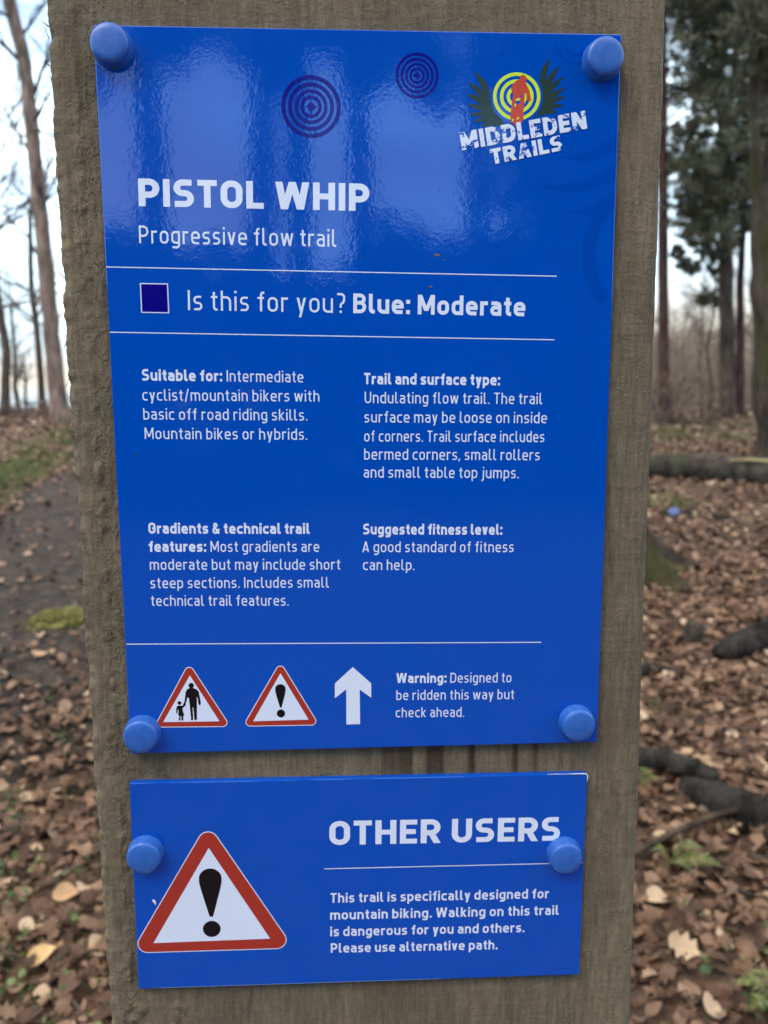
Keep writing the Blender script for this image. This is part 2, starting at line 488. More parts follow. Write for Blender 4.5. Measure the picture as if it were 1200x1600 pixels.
# ------------------------------------------------------------------ the timber post
ZT = 1.448                        # height of the tall sign's top edge
PX0, PX1, PTH = -0.0193, 0.2294, 0.105
PY = 0.0033
def build_post():
    zs = np.concatenate([np.linspace(-0.25, 0.92, 40, endpoint=False), np.arange(0.92, 1.66, 0.0011), np.linspace(1.66, 1.95, 20)])
    nx = 226
    ux = np.linspace(0, 1, nx)
    xx, zz = np.meshgrid(PX0 + ux * (PX1 - PX0), zs, indexing='xy')       # rows = z
    mm = 1000.0
    xm, zm = xx * mm, zz * mm
    left = np.clip(1 - (xm - PX0 * mm) / 44.0, 0, 1)                     # rough band by the left arris
    n1 = vnoise(xm / 3.2, zm / 7.5, 21, 4, 0.6)
    n2 = vnoise(xm / 1.3, zm / 9.0, 22, 3, 0.6)
    n3 = vnoise(xm / 14.0, zm / 60.0, 23, 3)
    ridge = np.exp(-((xm - (PX0 * mm + 15 + 5 * vnoise(zm / 60.0, zm * 0, 24, 2))) / 5.5) ** 2)
    ridge2 = np.exp(-((xm - (PX0 * mm + 33 + 4 * vnoise(zm / 50.0, zm * 0 + 3, 25, 2))) / 5.0) ** 2)
    flake = np.clip(vnoise(xm / 3.0, zm / 5.0, 26, 4, 0.62) * 1.6, 0, 1) ** 0.7
    rough = np.clip(ridge + 0.75 * ridge2 * np.clip(1.2 - (zm - 1000) / 380, 0.25, 1) + 0.22 * left, 0, 1)
    out = 0.0019 * rough * flake + 0.00016 * n1 + 0.00012 * n2
    under = (xm > -8) & (xm < 216) & (zm > 1022) & (zm < 1462)
    dep = np.where(under, np.minimum(out, 0.0001), out) + 0.0005 * n3 * ~under
    yy = PY - dep
    # rough sawn left arris
    jag = 0.0008 * vnoise(zs * mm / 5.0, zs * 0, 31, 5, 0.7) + 0.0012 * vnoise(zs * mm / 70.0, zs * 0, 32, 3)
    jagr = 0.0004 * vnoise(zs * mm / 8.0, zs * 0, 33, 4, 0.6)
    xx = xx + jag[:, None] * np.clip(1 - ux * 14, 0, 1)[None] + jagr[:, None] * np.clip(1 - (1 - ux) * 20, 0, 1)[None]
    yy = yy + 0.004 * np.clip(1 - ux * nx / 5.0, 0, 1)[None] ** 2 * (0.6 + 0.6 * vnoise(zm / 6.0, zm * 0, 35, 3))
    yy = yy + 0.0014 * np.clip(1 - (1 - ux) * nx / 3.0, 0, 1)[None] ** 2
    front = np.stack([xx, yy, zz], -1)
    # right side, back, left side
    ns_, nb = 14, 24
    def side(x, a, b, n, seed):
        u = np.linspace(a, b, n + 1)[1:-1] if n > 1 else np.array([])
        Yg, Zg = np.meshgrid(u, zs, indexing='xy')
        return np.stack([x + 0.0009 * vnoise(Yg * mm / 5, Zg * mm / 18, seed, 3), Yg, Zg], -1)
    rside = side(PX1, PY, PY + PTH, ns_, 41)
    lside = side(PX0, PY + PTH, PY, ns_, 42)
    ub = np.linspace(PX1, PX0, nb)
    Xb, Zb = np.meshgrid(ub, zs, indexing='xy')
    back = np.stack([Xb, np.full_like(Xb, PY + PTH), Zb], -1)
    ring = np.concatenate([front, rside, back, lside], 1)
    nz, nr = ring.shape[:2]
    V = ring.reshape(-1, 3)
    i, j = np.meshgrid(np.arange(nz - 1), np.arange(nr), indexing='ij')
    a = i * nr + j; b = i * nr + (j + 1) % nr
    F = np.stack([a, b, b + nr, a + nr], -1).reshape(-1, 4)
    root = empty('wooden_post', (0, 0, 0))
    tag(root, 'broad weathered grey brown sawn timber post carrying the two blue signs', 'post')
    o = npmesh('shaft', V, F, MAT['post'], root, smooth=True)
    # weather streaks: bare dark grain between the two signs
    g = np.zeros((nz, nr))
    zr = zs * mm
    win = np.exp(-((zr - 1140.5) / 15.0) ** 4)
    xr = ring[..., 0] * mm
    wob = 0.7 * vnoise(zr / 12, zr * 0, 51, 3)
    for x0, x1, s in ((109.0, 123.6, 0.55), (116.5, 123.7, 0.75), (129.0, 138.4, 0.78), (148.3, 152.3, 0.9), (168.6, 172.4, 0.8), (178.7, 182.0, 0.7), (191.0, 192.2, 0.35), (99.5, 100.6, 0.22)):
        e0 = np.clip((xr - x0 - wob[:, None]) / 1.8, 0, 1); e1 = np.clip((x1 + wob[:, None] - xr) / 0.35, 0, 1)
        g = np.maximum(g, s * e0 * e1 * win[:, None])
    g *= (np.arange(nr) < nx)[None]
    at = o.data.attributes.new('grain', 'FLOAT', 'POINT')
    at.data.foreach_set('value', g.ravel().astype(np.float32))
    g2 = np.zeros((nz, nr)); g2[:, :nx] = np.clip(rough * 1.3 - .3, 0, 1)
    at = o.data.attributes.new('flaky', 'FLOAT', 'POINT')
    at.data.foreach_set('value', g2.ravel().astype(np.float32))
    # top end grain, chamfered
    mb = MB()
    x0, x1, y0, y1 = PX0, PX1, PY, PY + PTH
    mb.add([(x0, y0, 1.95), (x1, y0, 1.95), (x1, y1, 1.95), (x0, y1, 1.95), (x0 + .02, y0 + .02, 1.965), (x1 - .02, y0 + .02, 1.965), (x1 - .02, y1 - .02, 1.965), (x0 + .02, y1 - .02, 1.965)],
           [(0, 1, 5, 4), (1, 2, 6, 5), (2, 3, 7, 6), (3, 0, 4, 7), (4, 5, 6, 7)])
    mb.build('end_grain', MAT['post'], root)
    # torn wood fibres standing off the left arris and the rough band
    mb = MB()
    for k in range(230):
        z = random.uniform(0.98, 1.6)
        if random.random() < 0.62:
            x = PX0 + random.uniform(-0.0006, 0.001); y = PY + random.uniform(0.0, 0.004); dx = -random.uniform(0.0006, 0.0032)
        else:
            x = PX0 + random.uniform(0.006, 0.04); y = PY - 0.0004; dx = random.uniform(-0.0015, 0.0015)
            if -0.004 < x and 1.02 < z < 1.46: continue
        L = random.uniform(0.002, 0.007); wd = random.uniform(0.00015, 0.0004); s = random.choice((-1, 1))
        dy = -random.uniform(0.0003, 0.0016)
        mb.add([(x, y, z), (x + wd, y - wd, z + wd), (x + dx * 0.5, y + dy * .6, z + s * L * 0.6), (x + dx, y + dy, z + s * L)], [(0, 1, 2), (1, 3, 2), (0, 2, 3)])
    tag(mb.build('torn_fibres', MAT['post'], root), kind='stuff')
build_post()

# ------------------------------------------------------------------ lettering: a narrow technical sans drawn as strokes
def fillet(pts, closed=False, n=7):
    """polyline with rounded right-angled corners: points (x, y) or (x, y, r)"""
    P = [(p[0], p[1], p[2] if len(p) > 2 else 0.0) for p in pts]
    out = []
    k = len(P)
    for i, (x, y, r) in enumerate(P):
        if r <= 0 or (not closed and i in (0, k - 1)):
            out.append((x, y)); continue
        a = np.array(P[(i - 1) % k][:2]); b = np.array(P[(i + 1) % k][:2]); p = np.array((x, y))
        u1 = (a - p) / np.linalg.norm(a - p); u2 = (b - p) / np.linalg.norm(b - p)
        T1, T2 = p + u1 * r, p + u2 * r
        c = T1 + T2 - p
        for q in range(n + 1):
            t = math.pi / 2 * q / n
            out.append(tuple(c + (T1 - c) * math.cos(t) + (T2 - c) * math.sin(t)))
    res = []
    for p in out:
        if not res or math.hypot(p[0] - res[-1][0], p[1] - res[-1][1]) > 1e-5: res.append(p)
    if closed and math.hypot(res[0][0] - res[-1][0], res[0][1] - res[-1][1]) < 1e-5: res.pop()
    return res

def stroke(pts, w, closed=False):
    pts = [np.array(p, float) for p in pts]
    k = len(pts)
    L, Rr = [], []
    for i in range(k):
        a = pts[(i - 1) % k] if (closed or i > 0) else None
        b = pts[(i + 1) % k] if (closed or i < k - 1) else None
        d1 = (pts[i] - a) / np.linalg.norm(pts[i] - a) if a is not None else None
        d2 = (b - pts[i]) / np.linalg.norm(b - pts[i]) if b is not None else None
        if d1 is None: d1 = d2
        if d2 is None: d2 = d1
        n1 = np.array((-d1[1], d1[0])); n2 = np.array((-d2[1], d2[0]))
        m = n1 + n2; ln = np.linalg.norm(m)
        m = m / ln if ln > 1e-6 else n1
        sc = min(1 / max(0.25, m.dot(n1)), 2.5)
        L.append(pts[i] + m * w / 2 * sc); Rr.append(pts[i] - m * w / 2 * sc)
    Q = []
    for i in range(k if closed else k - 1):
        j = (i + 1) % k
        Q.append([tuple(Rr[i]), tuple(Rr[j]), tuple(L[j]), tuple(L[i])])
    return Q

def glyph(ch, w):
    """outline pieces and advance width of one letter, cap height 1; w is the stroke weight"""
    X, D = 0.73, -0.26
    k = (w - 0.12) * 1.05
    l = w / 2
    sb = 0.085 - (w - 0.12) * 0.22
    S_ = []
    def st(pts, closed=False, ww=w): S_.extend(stroke(fillet(pts, closed), ww, closed))
    def dg(x0, y0, x1, y1, hw): S_.append([(x0 - hw / 2, y0), (x0 + hw / 2, y0), (x1 + hw / 2, y1), (x1 - hw / 2, y1)])
    def rect(x0, y0, x1, y1): S_.append([(x0, y0), (x1, y0), (x1, y1), (x0, y1)])
    t, b = X - l, l
    W = 0.54 + k; r = W - l
    R1 = max((r - l) / 2 * 0.92, w * 0.51)
    T = 1 - l
    if ch == ' ': return [], 0.27
    if ch == 'a':
        W = 0.51 + k; r = W - l; m = X * 0.575; q = (m - b) / 2 * 0.98
        q = max(q, 0.02)
        st([(0.05, t), (r, t, max(0.16, w * .55)), (r, 0)])
        st([(r, m), (l, m, q), (l, b, q), (r, b)])
    elif ch == 'b':
        st([(l, 0), (l, 1)]); st([(l, t), (r, t, R1), (r, b, R1), (l, b)])
    elif ch == 'c':
        W = 0.47 + k; st([(W, t), (l, t, R1), (l, b, R1), (W, b)])
    elif ch == 'd':
        st([(r, 0), (r, 1)]); st([(r, t), (l, t, R1), (l, b, R1), (r, b)])
    elif ch == 'e':
        m = X * 0.50
        st([(l, m), (r, m)], ww=w * 0.92); st([(r, m - w * .45), (r, t, R1), (l, t, R1), (l, b, R1), (W - 0.05, b)])
    elif ch == 'f':
        W = 0.36 + k * .6; x = 0.13 + l
        st([(x, 0), (x, T, max(.12, w * .55)), (W, T)]); rect(0.0, X - w * .92, W - 0.02, X)
    elif ch == 'g':
        st([(r, X), (r, D + l, max(.17, w * .55)), (0.07, D + l)]); st([(r, t), (l, t, R1), (l, b, R1), (r, b)])
    elif ch == 'h':
        st([(l, 0), (l, 1)]); st([(l, t), (r, t, max(.2, w * .55)), (r, 0)])
    elif ch == 'i':
        W = w; rect(0, 0, w, X); rect(-0.005, 1 - w * 1.02, w + .005, 1.0)
    elif ch == 'j':
        W = w + .1; x = W - l
        st([(x, X), (x, D + l, max(.11, w * .52)), (-0.03, D + l)]); rect(x - l, 1 - w * 1.02, x + l, 1.0)
    elif ch == 'k':
        W = 0.50 + k; rect(0, 0, w, 1)
        dg(l + .02, X * .40, W - w * .62, X, w * 1.22); dg(W - w * .58, 0, l + w * .75, X * .56, w * 1.18)
    elif ch == 'l':
        W = 0.27 + k * .55; st([(l, 1), (l, b, max(.12, w * .55)), (W, b)])
    elif ch == 'm':
        W = 0.86 + k * 1.5; r = W - l; c = W / 2
        st([(l, 0), (l, X)]); st([(l, t), (c, t, max(.15, w * .52)), (c, 0)]); st([(c, t), (r, t, max(.17, w * .52)), (r, 0)])
    elif ch == 'n':
        st([(l, 0), (l, X)]); st([(l, t), (r, t, max(.2, w * .55)), (r, 0)])
    elif ch == 'o':
        st([(l, t, R1), (r, t, R1), (r, b, R1), (l, b, R1)], True)
    elif ch == 'p':
        st([(l, D), (l, X)]); st([(l, t), (r, t, R1), (r, b, R1), (l, b)])
    elif ch == 'r':
        W = 0.36 + k * .6; st([(l, 0), (l, X)]); st([(l, t - 0.05), (l + .07, t - .01), (W, t)])
    elif ch == 's':
        W = 0.47 + k; r = W - l; m = X / 2; q = (t - m) / 2 * 0.98
        st([(W - 0.05, t), (l, t, q), (l, m, q), (r, m, q), (r, b, q), (0.03, b)], ww=w * .96)
    elif ch == 't':
        W = 0.34 + k * .6; x = 0.10 + l
        st([(x, 0.93), (x, b, max(.12, w * .55)), (W, b)]); rect(0, X - w * .92, W, X)
    elif ch == 'u':
        st([(r, 0), (r, X)]); st([(l, X), (l, b, max(.2, w * .55)), (r, b)])
    elif ch == 'v':
        W = 0.50 + k; dg(W / 2, 0, w * .58, X, w * 1.14); dg(W / 2, 0, W - w * .58, X, w * 1.14)
    elif ch == 'w':
        W = 0.80 + k * 1.5; h_ = w * 1.08
        dg(W * .27, 0, h_ / 2, X, h_); dg(W * .27, 0, W / 2, X, h_); dg(W * .73, 0, W / 2, X, h_); dg(W * .73, 0, W - h_ / 2, X, h_)
    elif ch == 'y':
        W = 0.50 + k; dg(W / 2, 0, w * .58, X, w * 1.14); s = (W / 2 - w * .58) / X
        dg(W / 2 + s * D, D, W - w * .58, X, w * 1.14)
    elif ch == 'A':
        W = 0.66 + k; dg(w * .58, 0, W / 2, 1, w * 1.12); dg(W - w * .58, 0, W / 2, 1, w * 1.12); rect(W * .2, .2, W * .8, .2 + w * .9)
    elif ch == 'B':
        W = 0.60 + k; r = W - l; m = 0.53
        q1, q2 = (T - m) / 2 * .98, (m - b) / 2 * .98
        rect(0, 0, w, 1); st([(l, T), (r - .03, T, q1), (r - .03, m, q1), (l, m)], ww=w * .95); st([(l, m), (r, m, q2), (r, b, q2), (l, b)], ww=w * .95)
    elif ch == 'D':
        W = 0.63 + k; r = W - l; q = (r - l) * .56
        rect(0, 0, w, 1); st([(l, T), (r, T, q), (r, b, q), (l, b)])
    elif ch == 'E':
        W = 0.53 + k * .8; rect(0, 0, w, 1)
        for y in (0, .5 - w * .47, 1 - w * .95): rect(w * .9, y, W if y != .5 - w * .47 else W - .05, y + w * .95)
    elif ch == 'G':
        W = 0.62 + k; r = W - l; q = (r - l) / 2 * .95
        st([(r, .74), (r, T, q), (l, T, q), (l, b, q), (r, b, q), (r, .48), (W * .52, .48)])
    elif ch == 'H':
        W = 0.64 + k; rect(0, 0, w, 1); rect(W - w, 0, W, 1); rect(w * .9, .5 - w * .47, W - w * .9, .5 + w * .47)
    elif ch == 'I': W = w; rect(0, 0, w, 1)
    elif ch == 'L':
        W = 0.51 + k * .7; rect(0, 0, w, 1); rect(w * .9, 0, W, w * .95)
    elif ch == 'M':
        W = 0.80 + k * 1.2; rect(0, 0, w, 1); rect(W - w, 0, W, 1); h_ = w * 1.1
        dg(W / 2, .18, h_ / 2, 1, h_); dg(W / 2, .18, W - h_ / 2, 1, h_)
    elif ch == 'N':
        W = 0.66 + k; rect(0, 0, w, 1); rect(W - w, 0, W, 1); dg(W - w * .6, 0, w * .6, 1, w * 1.15)
    elif ch == 'O':
        W = 0.63 + k; r = W - l; q = max((r - l) / 2 * .96, w * .51)
        st([(l, T, q), (r, T, q), (r, b, q), (l, b, q)], True)
    elif ch == 'P':
        W = 0.59 + k; r = W - l; m = .42; q = (T - m) / 2 * .98
        rect(0, 0, w, 1); st([(l, T), (r, T, q), (r, m, q), (l, m)])
    elif ch == 'R':
        W = 0.61 + k; r = W - l; m = .44; q = (T - m) / 2 * .98
        rect(0, 0, w, 1); st([(l, T), (r - .01, T, q), (r - .01, m, q), (l, m)]); dg(W - w * .55, 0, W * .52, m, w * 1.14)
    elif ch == 'S':
        W = 0.57 + k; r = W - l; m = .505; q1, q2 = (T - m) / 2 * .98, (m - b) / 2 * .98
        st([(W - .07, T), (l, T, q1), (l, m, q1), (r, m, q2), (r, b, q2), (0.03, b)], ww=w * .97)
    elif ch == 'T':
        W = 0.55 + k * .9; rect(0, 1 - w * .95, W, 1); rect(W / 2 - l, 0, W / 2 + l, 1 - w * .9)
    elif ch == 'U':
        W = 0.62 + k; r = W - l; q = max((r - l) / 2 * .96, w * .51)
        st([(l, 1), (l, b, q), (r, b, q), (r, 1)])
    elif ch == 'W':
        W = 0.98 + k * 1.6; h_ = w * 1.08
        dg(W * .265, 0, h_ / 2, 1, h_); dg(W * .265, 0, W / 2, 1, h_); dg(W * .735, 0, W / 2, 1, h_); dg(W * .735, 0, W - h_ / 2, 1, h_)
    elif ch == '.': W = w * 1.05; rect(0, 0, W, w * 1.05)
    elif ch == ',': W = w * 1.05; S_.append([(0, w * 1.05), (-.03, -.13), (w * .45, -.13), (W, w * 1.05)][::-1])
    elif ch == ':': W = w * 1.05; rect(0, 0, W, w * 1.05); rect(0, X - w * 1.05, W, X)
    elif ch == '/': W = .36; dg(.04, -.1, W - .04, 1.05, w * .95)
    elif ch == '?':
        W = .46; st([(.04, T), (W - l, T, .16), (W - l, .55, .12), (W / 2, .43, .0), (W / 2, .26)]); rect(W / 2 - l * 1.05, 0, W / 2 + l * 1.05, w * 1.05)
    elif ch == '&':
        W = .72; s = w * .92
        st([(.66, .01), (.2, .62), (.17, .74), (.19, .85), (.27, .92), (.36, .9), (.42, .82), (.41, .71), (.33, .62), (.16, .47), (.10, .36), (.10, .22), (.17, .12), (.28, .08), (.4, .1), (.52, .2), (.6, .33), (.63, .46)], ww=s)
    else: raise KeyError(ch)
    return S_, W + 2 * sb

def united(pv, pf):
    """triangles of the union of overlapping flat pieces, holes kept open"""
    r_ = delaunay_2d_cdt(pv, [], pf, 0, 1e-5)
    V = [tuple(v) for v in r_[0]]
    boxes = [(min(pv[i][0] for i in f), max(pv[i][0] for i in f), min(pv[i][1] for i in f), max(pv[i][1] for i in f), f) for f in pf]
    def covered(x, y):
        for x0, x1, y0, y1, f in boxes:
            if x < x0 or x > x1 or y < y0 or y > y1: continue
            c = False; k = len(f)
            for i in range(k):
                ax, ay = pv[f[i]]; bx, by = pv[f[i - 1]]
                if (ay > y) != (by > y) and x < (bx - ax) * (y - ay) / (by - ay) + ax: c = not c
            if c: return True
        return False
    F = []
    for f in r_[2]:
        n = len(f)
        if covered(sum(V[i][0] for i in f) / n, sum(V[i][1] for i in f) / n): F.append(tuple(f))
    return V, F
GC = {}
def glyph_mesh(ch, w):
    key = (ch, w)
    if key in GC: return GC[key]
    polys, adv = glyph(ch, w)
    vs, fs = [], []
    if polys:
        pv, pf = [], []
        for q in polys:
            ar = sum(q[i][0] * q[(i + 1) % len(q)][1] - q[(i + 1) % len(q)][0] * q[i][1] for i in range(len(q)))
            if ar < 0: q = q[::-1]
            if abs(ar) < 1e-7: continue
            pf.append(list(range(len(pv), len(pv) + len(q)))); pv.extend(Vector(p) for p in q)
        vs, fs = united(pv, pf)
    sb = (adv - max([p[0] for q in polys for p in q] + [0])) / 2 if polys else 0
    sb = 0.085 - (w - 0.12) * 0.22
    GC[key] = (vs, fs, adv, sb)
    return GC[key]

LAY = 0.00006
def text_into(mb, runs, x0, y0, x1, y1, cap, off=LAY, space=None, track=0.0):
    """runs = [(text, weight)] set on the baseline (x0, y0)-(x1, y1) in millimetres from the sign's top left corner"""
    items = []; pen = 0.0
    for s, w_ in runs:
        for ch in s:
            vs, fs, adv, sb = glyph_mesh(ch, w_)
            if ch == ' ' and space: adv = space
            items.append((vs, fs, pen + sb)); pen += adv + track
    pen -= track
    first = glyph_mesh(runs[0][0][0], runs[0][1])[3]; last = glyph_mesh(runs[-1][0][-1], runs[-1][1])[3]
    nat = pen - first - last
    Lm = math.hypot(x1 - x0, y1 - y0)
    sx_ = Lm / nat
    ux, uy = (x1 - x0) / Lm, (y1 - y0) / Lm
    for vs, fs, o in items:
        if not vs: continue
        P = []
        for x, y in vs:
            a = (o + x - first) * sx_; b = y * cap
            P.append(((x0 + ux * a + uy * b) / 1000, -off, -(y0 + uy * a - ux * b) / 1000))
        mb.add(P, fs)
    return sx_ / cap
def text_part(name, parent, lines, mat=None, off=LAY):
    mb = MB()
    for ln in lines:
        q = text_into(mb, *ln, off=off)
        if not 0.82 < q < 1.2: print('TEXT width factor %.2f' % q, ln[0])
    return mb.build(name, mat or MAT['white'], parent)

def poly_part(name, parent, polys, mat, off=LAY):
    """flat printed shapes; polys in mm (x right, y down), each simple polygon triangulated, overlaps united"""
    mb = MB()
    pv, pf = [], []
    for q in polys:
        q = [(p[0], -p[1]) for p in q]
        ar = sum(q[i][0] * q[(i + 1) % len(q)][1] - q[(i + 1) % len(q)][0] * q[i][1] for i in range(len(q)))
        if ar < 0: q = q[::-1]
        pf.append(list(range(len(pv), len(pv) + len(q)))); pv.extend(Vector(p) for p in q)
    vs, fs = united(pv, pf)
    mb.add([(v[0] / 1000, -off, v[1] / 1000) for v in vs], fs)
    return mb.build(name, mat, parent)

def ring_polys(cx, cy, ro, ri, a0=0, a1=360, n=64):
    Q = []
    for i in range(n):
        t0, t1 = R(a0 + (a1 - a0) * i / n), R(a0 + (a1 - a0) * (i + 1) / n)
        if ri <= 0:
            Q.append([(cx, cy), (cx + ro * math.cos(t0), cy + ro * math.sin(t0)), (cx + ro * math.cos(t1), cy + ro * math.sin(t1))])
        else:
            Q.append([(cx + r_ * math.cos(t), cy + r_ * math.sin(t)) for r_, t in ((ri, t0), (ro, t0), (ro, t1), (ri, t1))])
    return Q
def circle(cx, cy, r_, n=40): return [(cx + r_ * math.cos(2 * math.pi * i / n), cy + r_ * math.sin(2 * math.pi * i / n)) for i in range(n)]

def rounded_tri(ap, bl, br, rc):
    """outline of a round-cornered upright triangle given its topmost, leftmost and rightmost reach"""
    C = [(ap[0], ap[1] + rc), (bl[0] + rc, bl[1] - rc), (br[0] - rc, br[1] - rc)]
    out = []
    for (cx, cy), a0, a1 in ((C[0], -150, -30), (C[2], -30, 90), (C[1], 90, 210)):
        for i in range(11):
            t = R(a0 + (a1 - a0) * i / 10)
            out.append((cx + rc * math.cos(t), cy + rc * math.sin(t)))
    return out
def bang(cx, top, bot, hw, hb, dot_y, dr):
    cyc = top + hw
    P = []
    for i in range(17):
        t = R(180 + 10) + R(160) * i / 16
        P.append((cx + hw * math.cos(t), cyc + hw * 0.98 * math.sin(t)))
    # gently bowed sides down to the narrow foot
    Rs = [(cx + hw * 0.98, cyc + hw * 0.35), (cx + hw * 0.80, cyc + (bot - cyc) * 0.32), (cx + hb, bot)]
    Ls = [(2 * cx - x, y) for x, y in reversed(Rs)]
    return [P + Rs + Ls, circle(cx, dot_y, dr)]

def warning_triangle(parent, ap, bl, br, rc, inset, inner):
    base = rounded_tri(ap, bl, br, rc)
    t = poly_part('warning_triangle', parent, [base], MAT['white'], LAY)
    s = inset
    poly_part('red_border', t, [rounded_tri((ap[0], ap[1] + s), (bl[0] + s, bl[1] - s), (br[0] - s, br[1] - s), rc - s)], MAT['red'], LAY * 1.6)
    poly_part('white_field', t, [inner], MAT['white'], LAY * 2.2)
    return t

def panel(parent, wd, ht, th=0.003):
    bm = bmesh.new()
    bmesh.ops.create_cube(bm, size=1)
    for v in bm.verts:
        v.co = Vector(((v.co.x + .5) * wd, (v.co.y + .5) * th, (v.co.z - .5) * ht))
    vert = [e for e in bm.edges if abs(e.verts[0].co.x - e.verts[1].co.x) < 1e-6 and abs(e.verts[0].co.z - e.verts[1].co.z) < 1e-6]
    bmesh.ops.bevel(bm, geom=vert, offset=0.0007, segments=3, affect='EDGES', profile=0.5)
    fr = [e for e in bm.edges if all(abs(v.co.y) < 1e-6 for v in e.verts)]
    bmesh.ops.bevel(bm, geom=fr, offset=0.00045, segments=2, affect='EDGES', profile=0.5)
    me = bpy.data.meshes.new('panel'); bm.to_mesh(me); bm.free()
    me.materials.append(MAT['blue'])
    o = bpy.data.objects.new('panel', me); COL.objects.link(o); o.parent = parent
    return o

CAPME = None
def screw_cap(parent, x, y, rz=0):
    """blue plastic screw cover: low skirt, rounded shoulder, shallow dome"""
    global CAPME
    if CAPME is None:
        prof = [(0.0, 6.35), (2.0, 6.32), (4.0, 6.20), (5.4, 6.02), (6.3, 5.80), (6.9, 5.50), (7.25, 5.12), (7.45, 4.6), (7.58, 3.6), (7.75, 2.0), (7.95, 0.7), (8.15, 0.2), (8.15, 0.0)]
        n = 56
        vs = [(0, -prof[0][1] / 1000, 0)]
        for r_, h_ in prof[1:]:
            vs += [(r_ / 1000 * math.cos(2 * math.pi * i / n), -h_ / 1000, r_ / 1000 * math.sin(2 * math.pi * i / n)) for i in range(n)]
        fs = [(0, 1 + (i + 1) % n, 1 + i) for i in range(n)]
        for q in range(len(prof) - 2):
            a, b = 1 + q * n, 1 + (q + 1) * n
            fs += [(a + i, a + (i + 1) % n, b + (i + 1) % n, b + i) for i in range(n)]
        CAPME = bpy.data.meshes.new('screw_cap'); CAPME.from_pydata(vs, [], fs)
        CAPME.polygons.foreach_set('use_smooth', [True] * len(CAPME.polygons))
        CAPME.materials.append(MAT['cap']); CAPME.update()
    o = bpy.data.objects.new('screw_cap', CAPME); COL.objects.link(o)
    o.parent = parent; o.location = (x / 1000, -0.00002, -y / 1000); o.rotation_euler = (0, rz, 0)
    return o

RG, BD = 0.118, 0.205
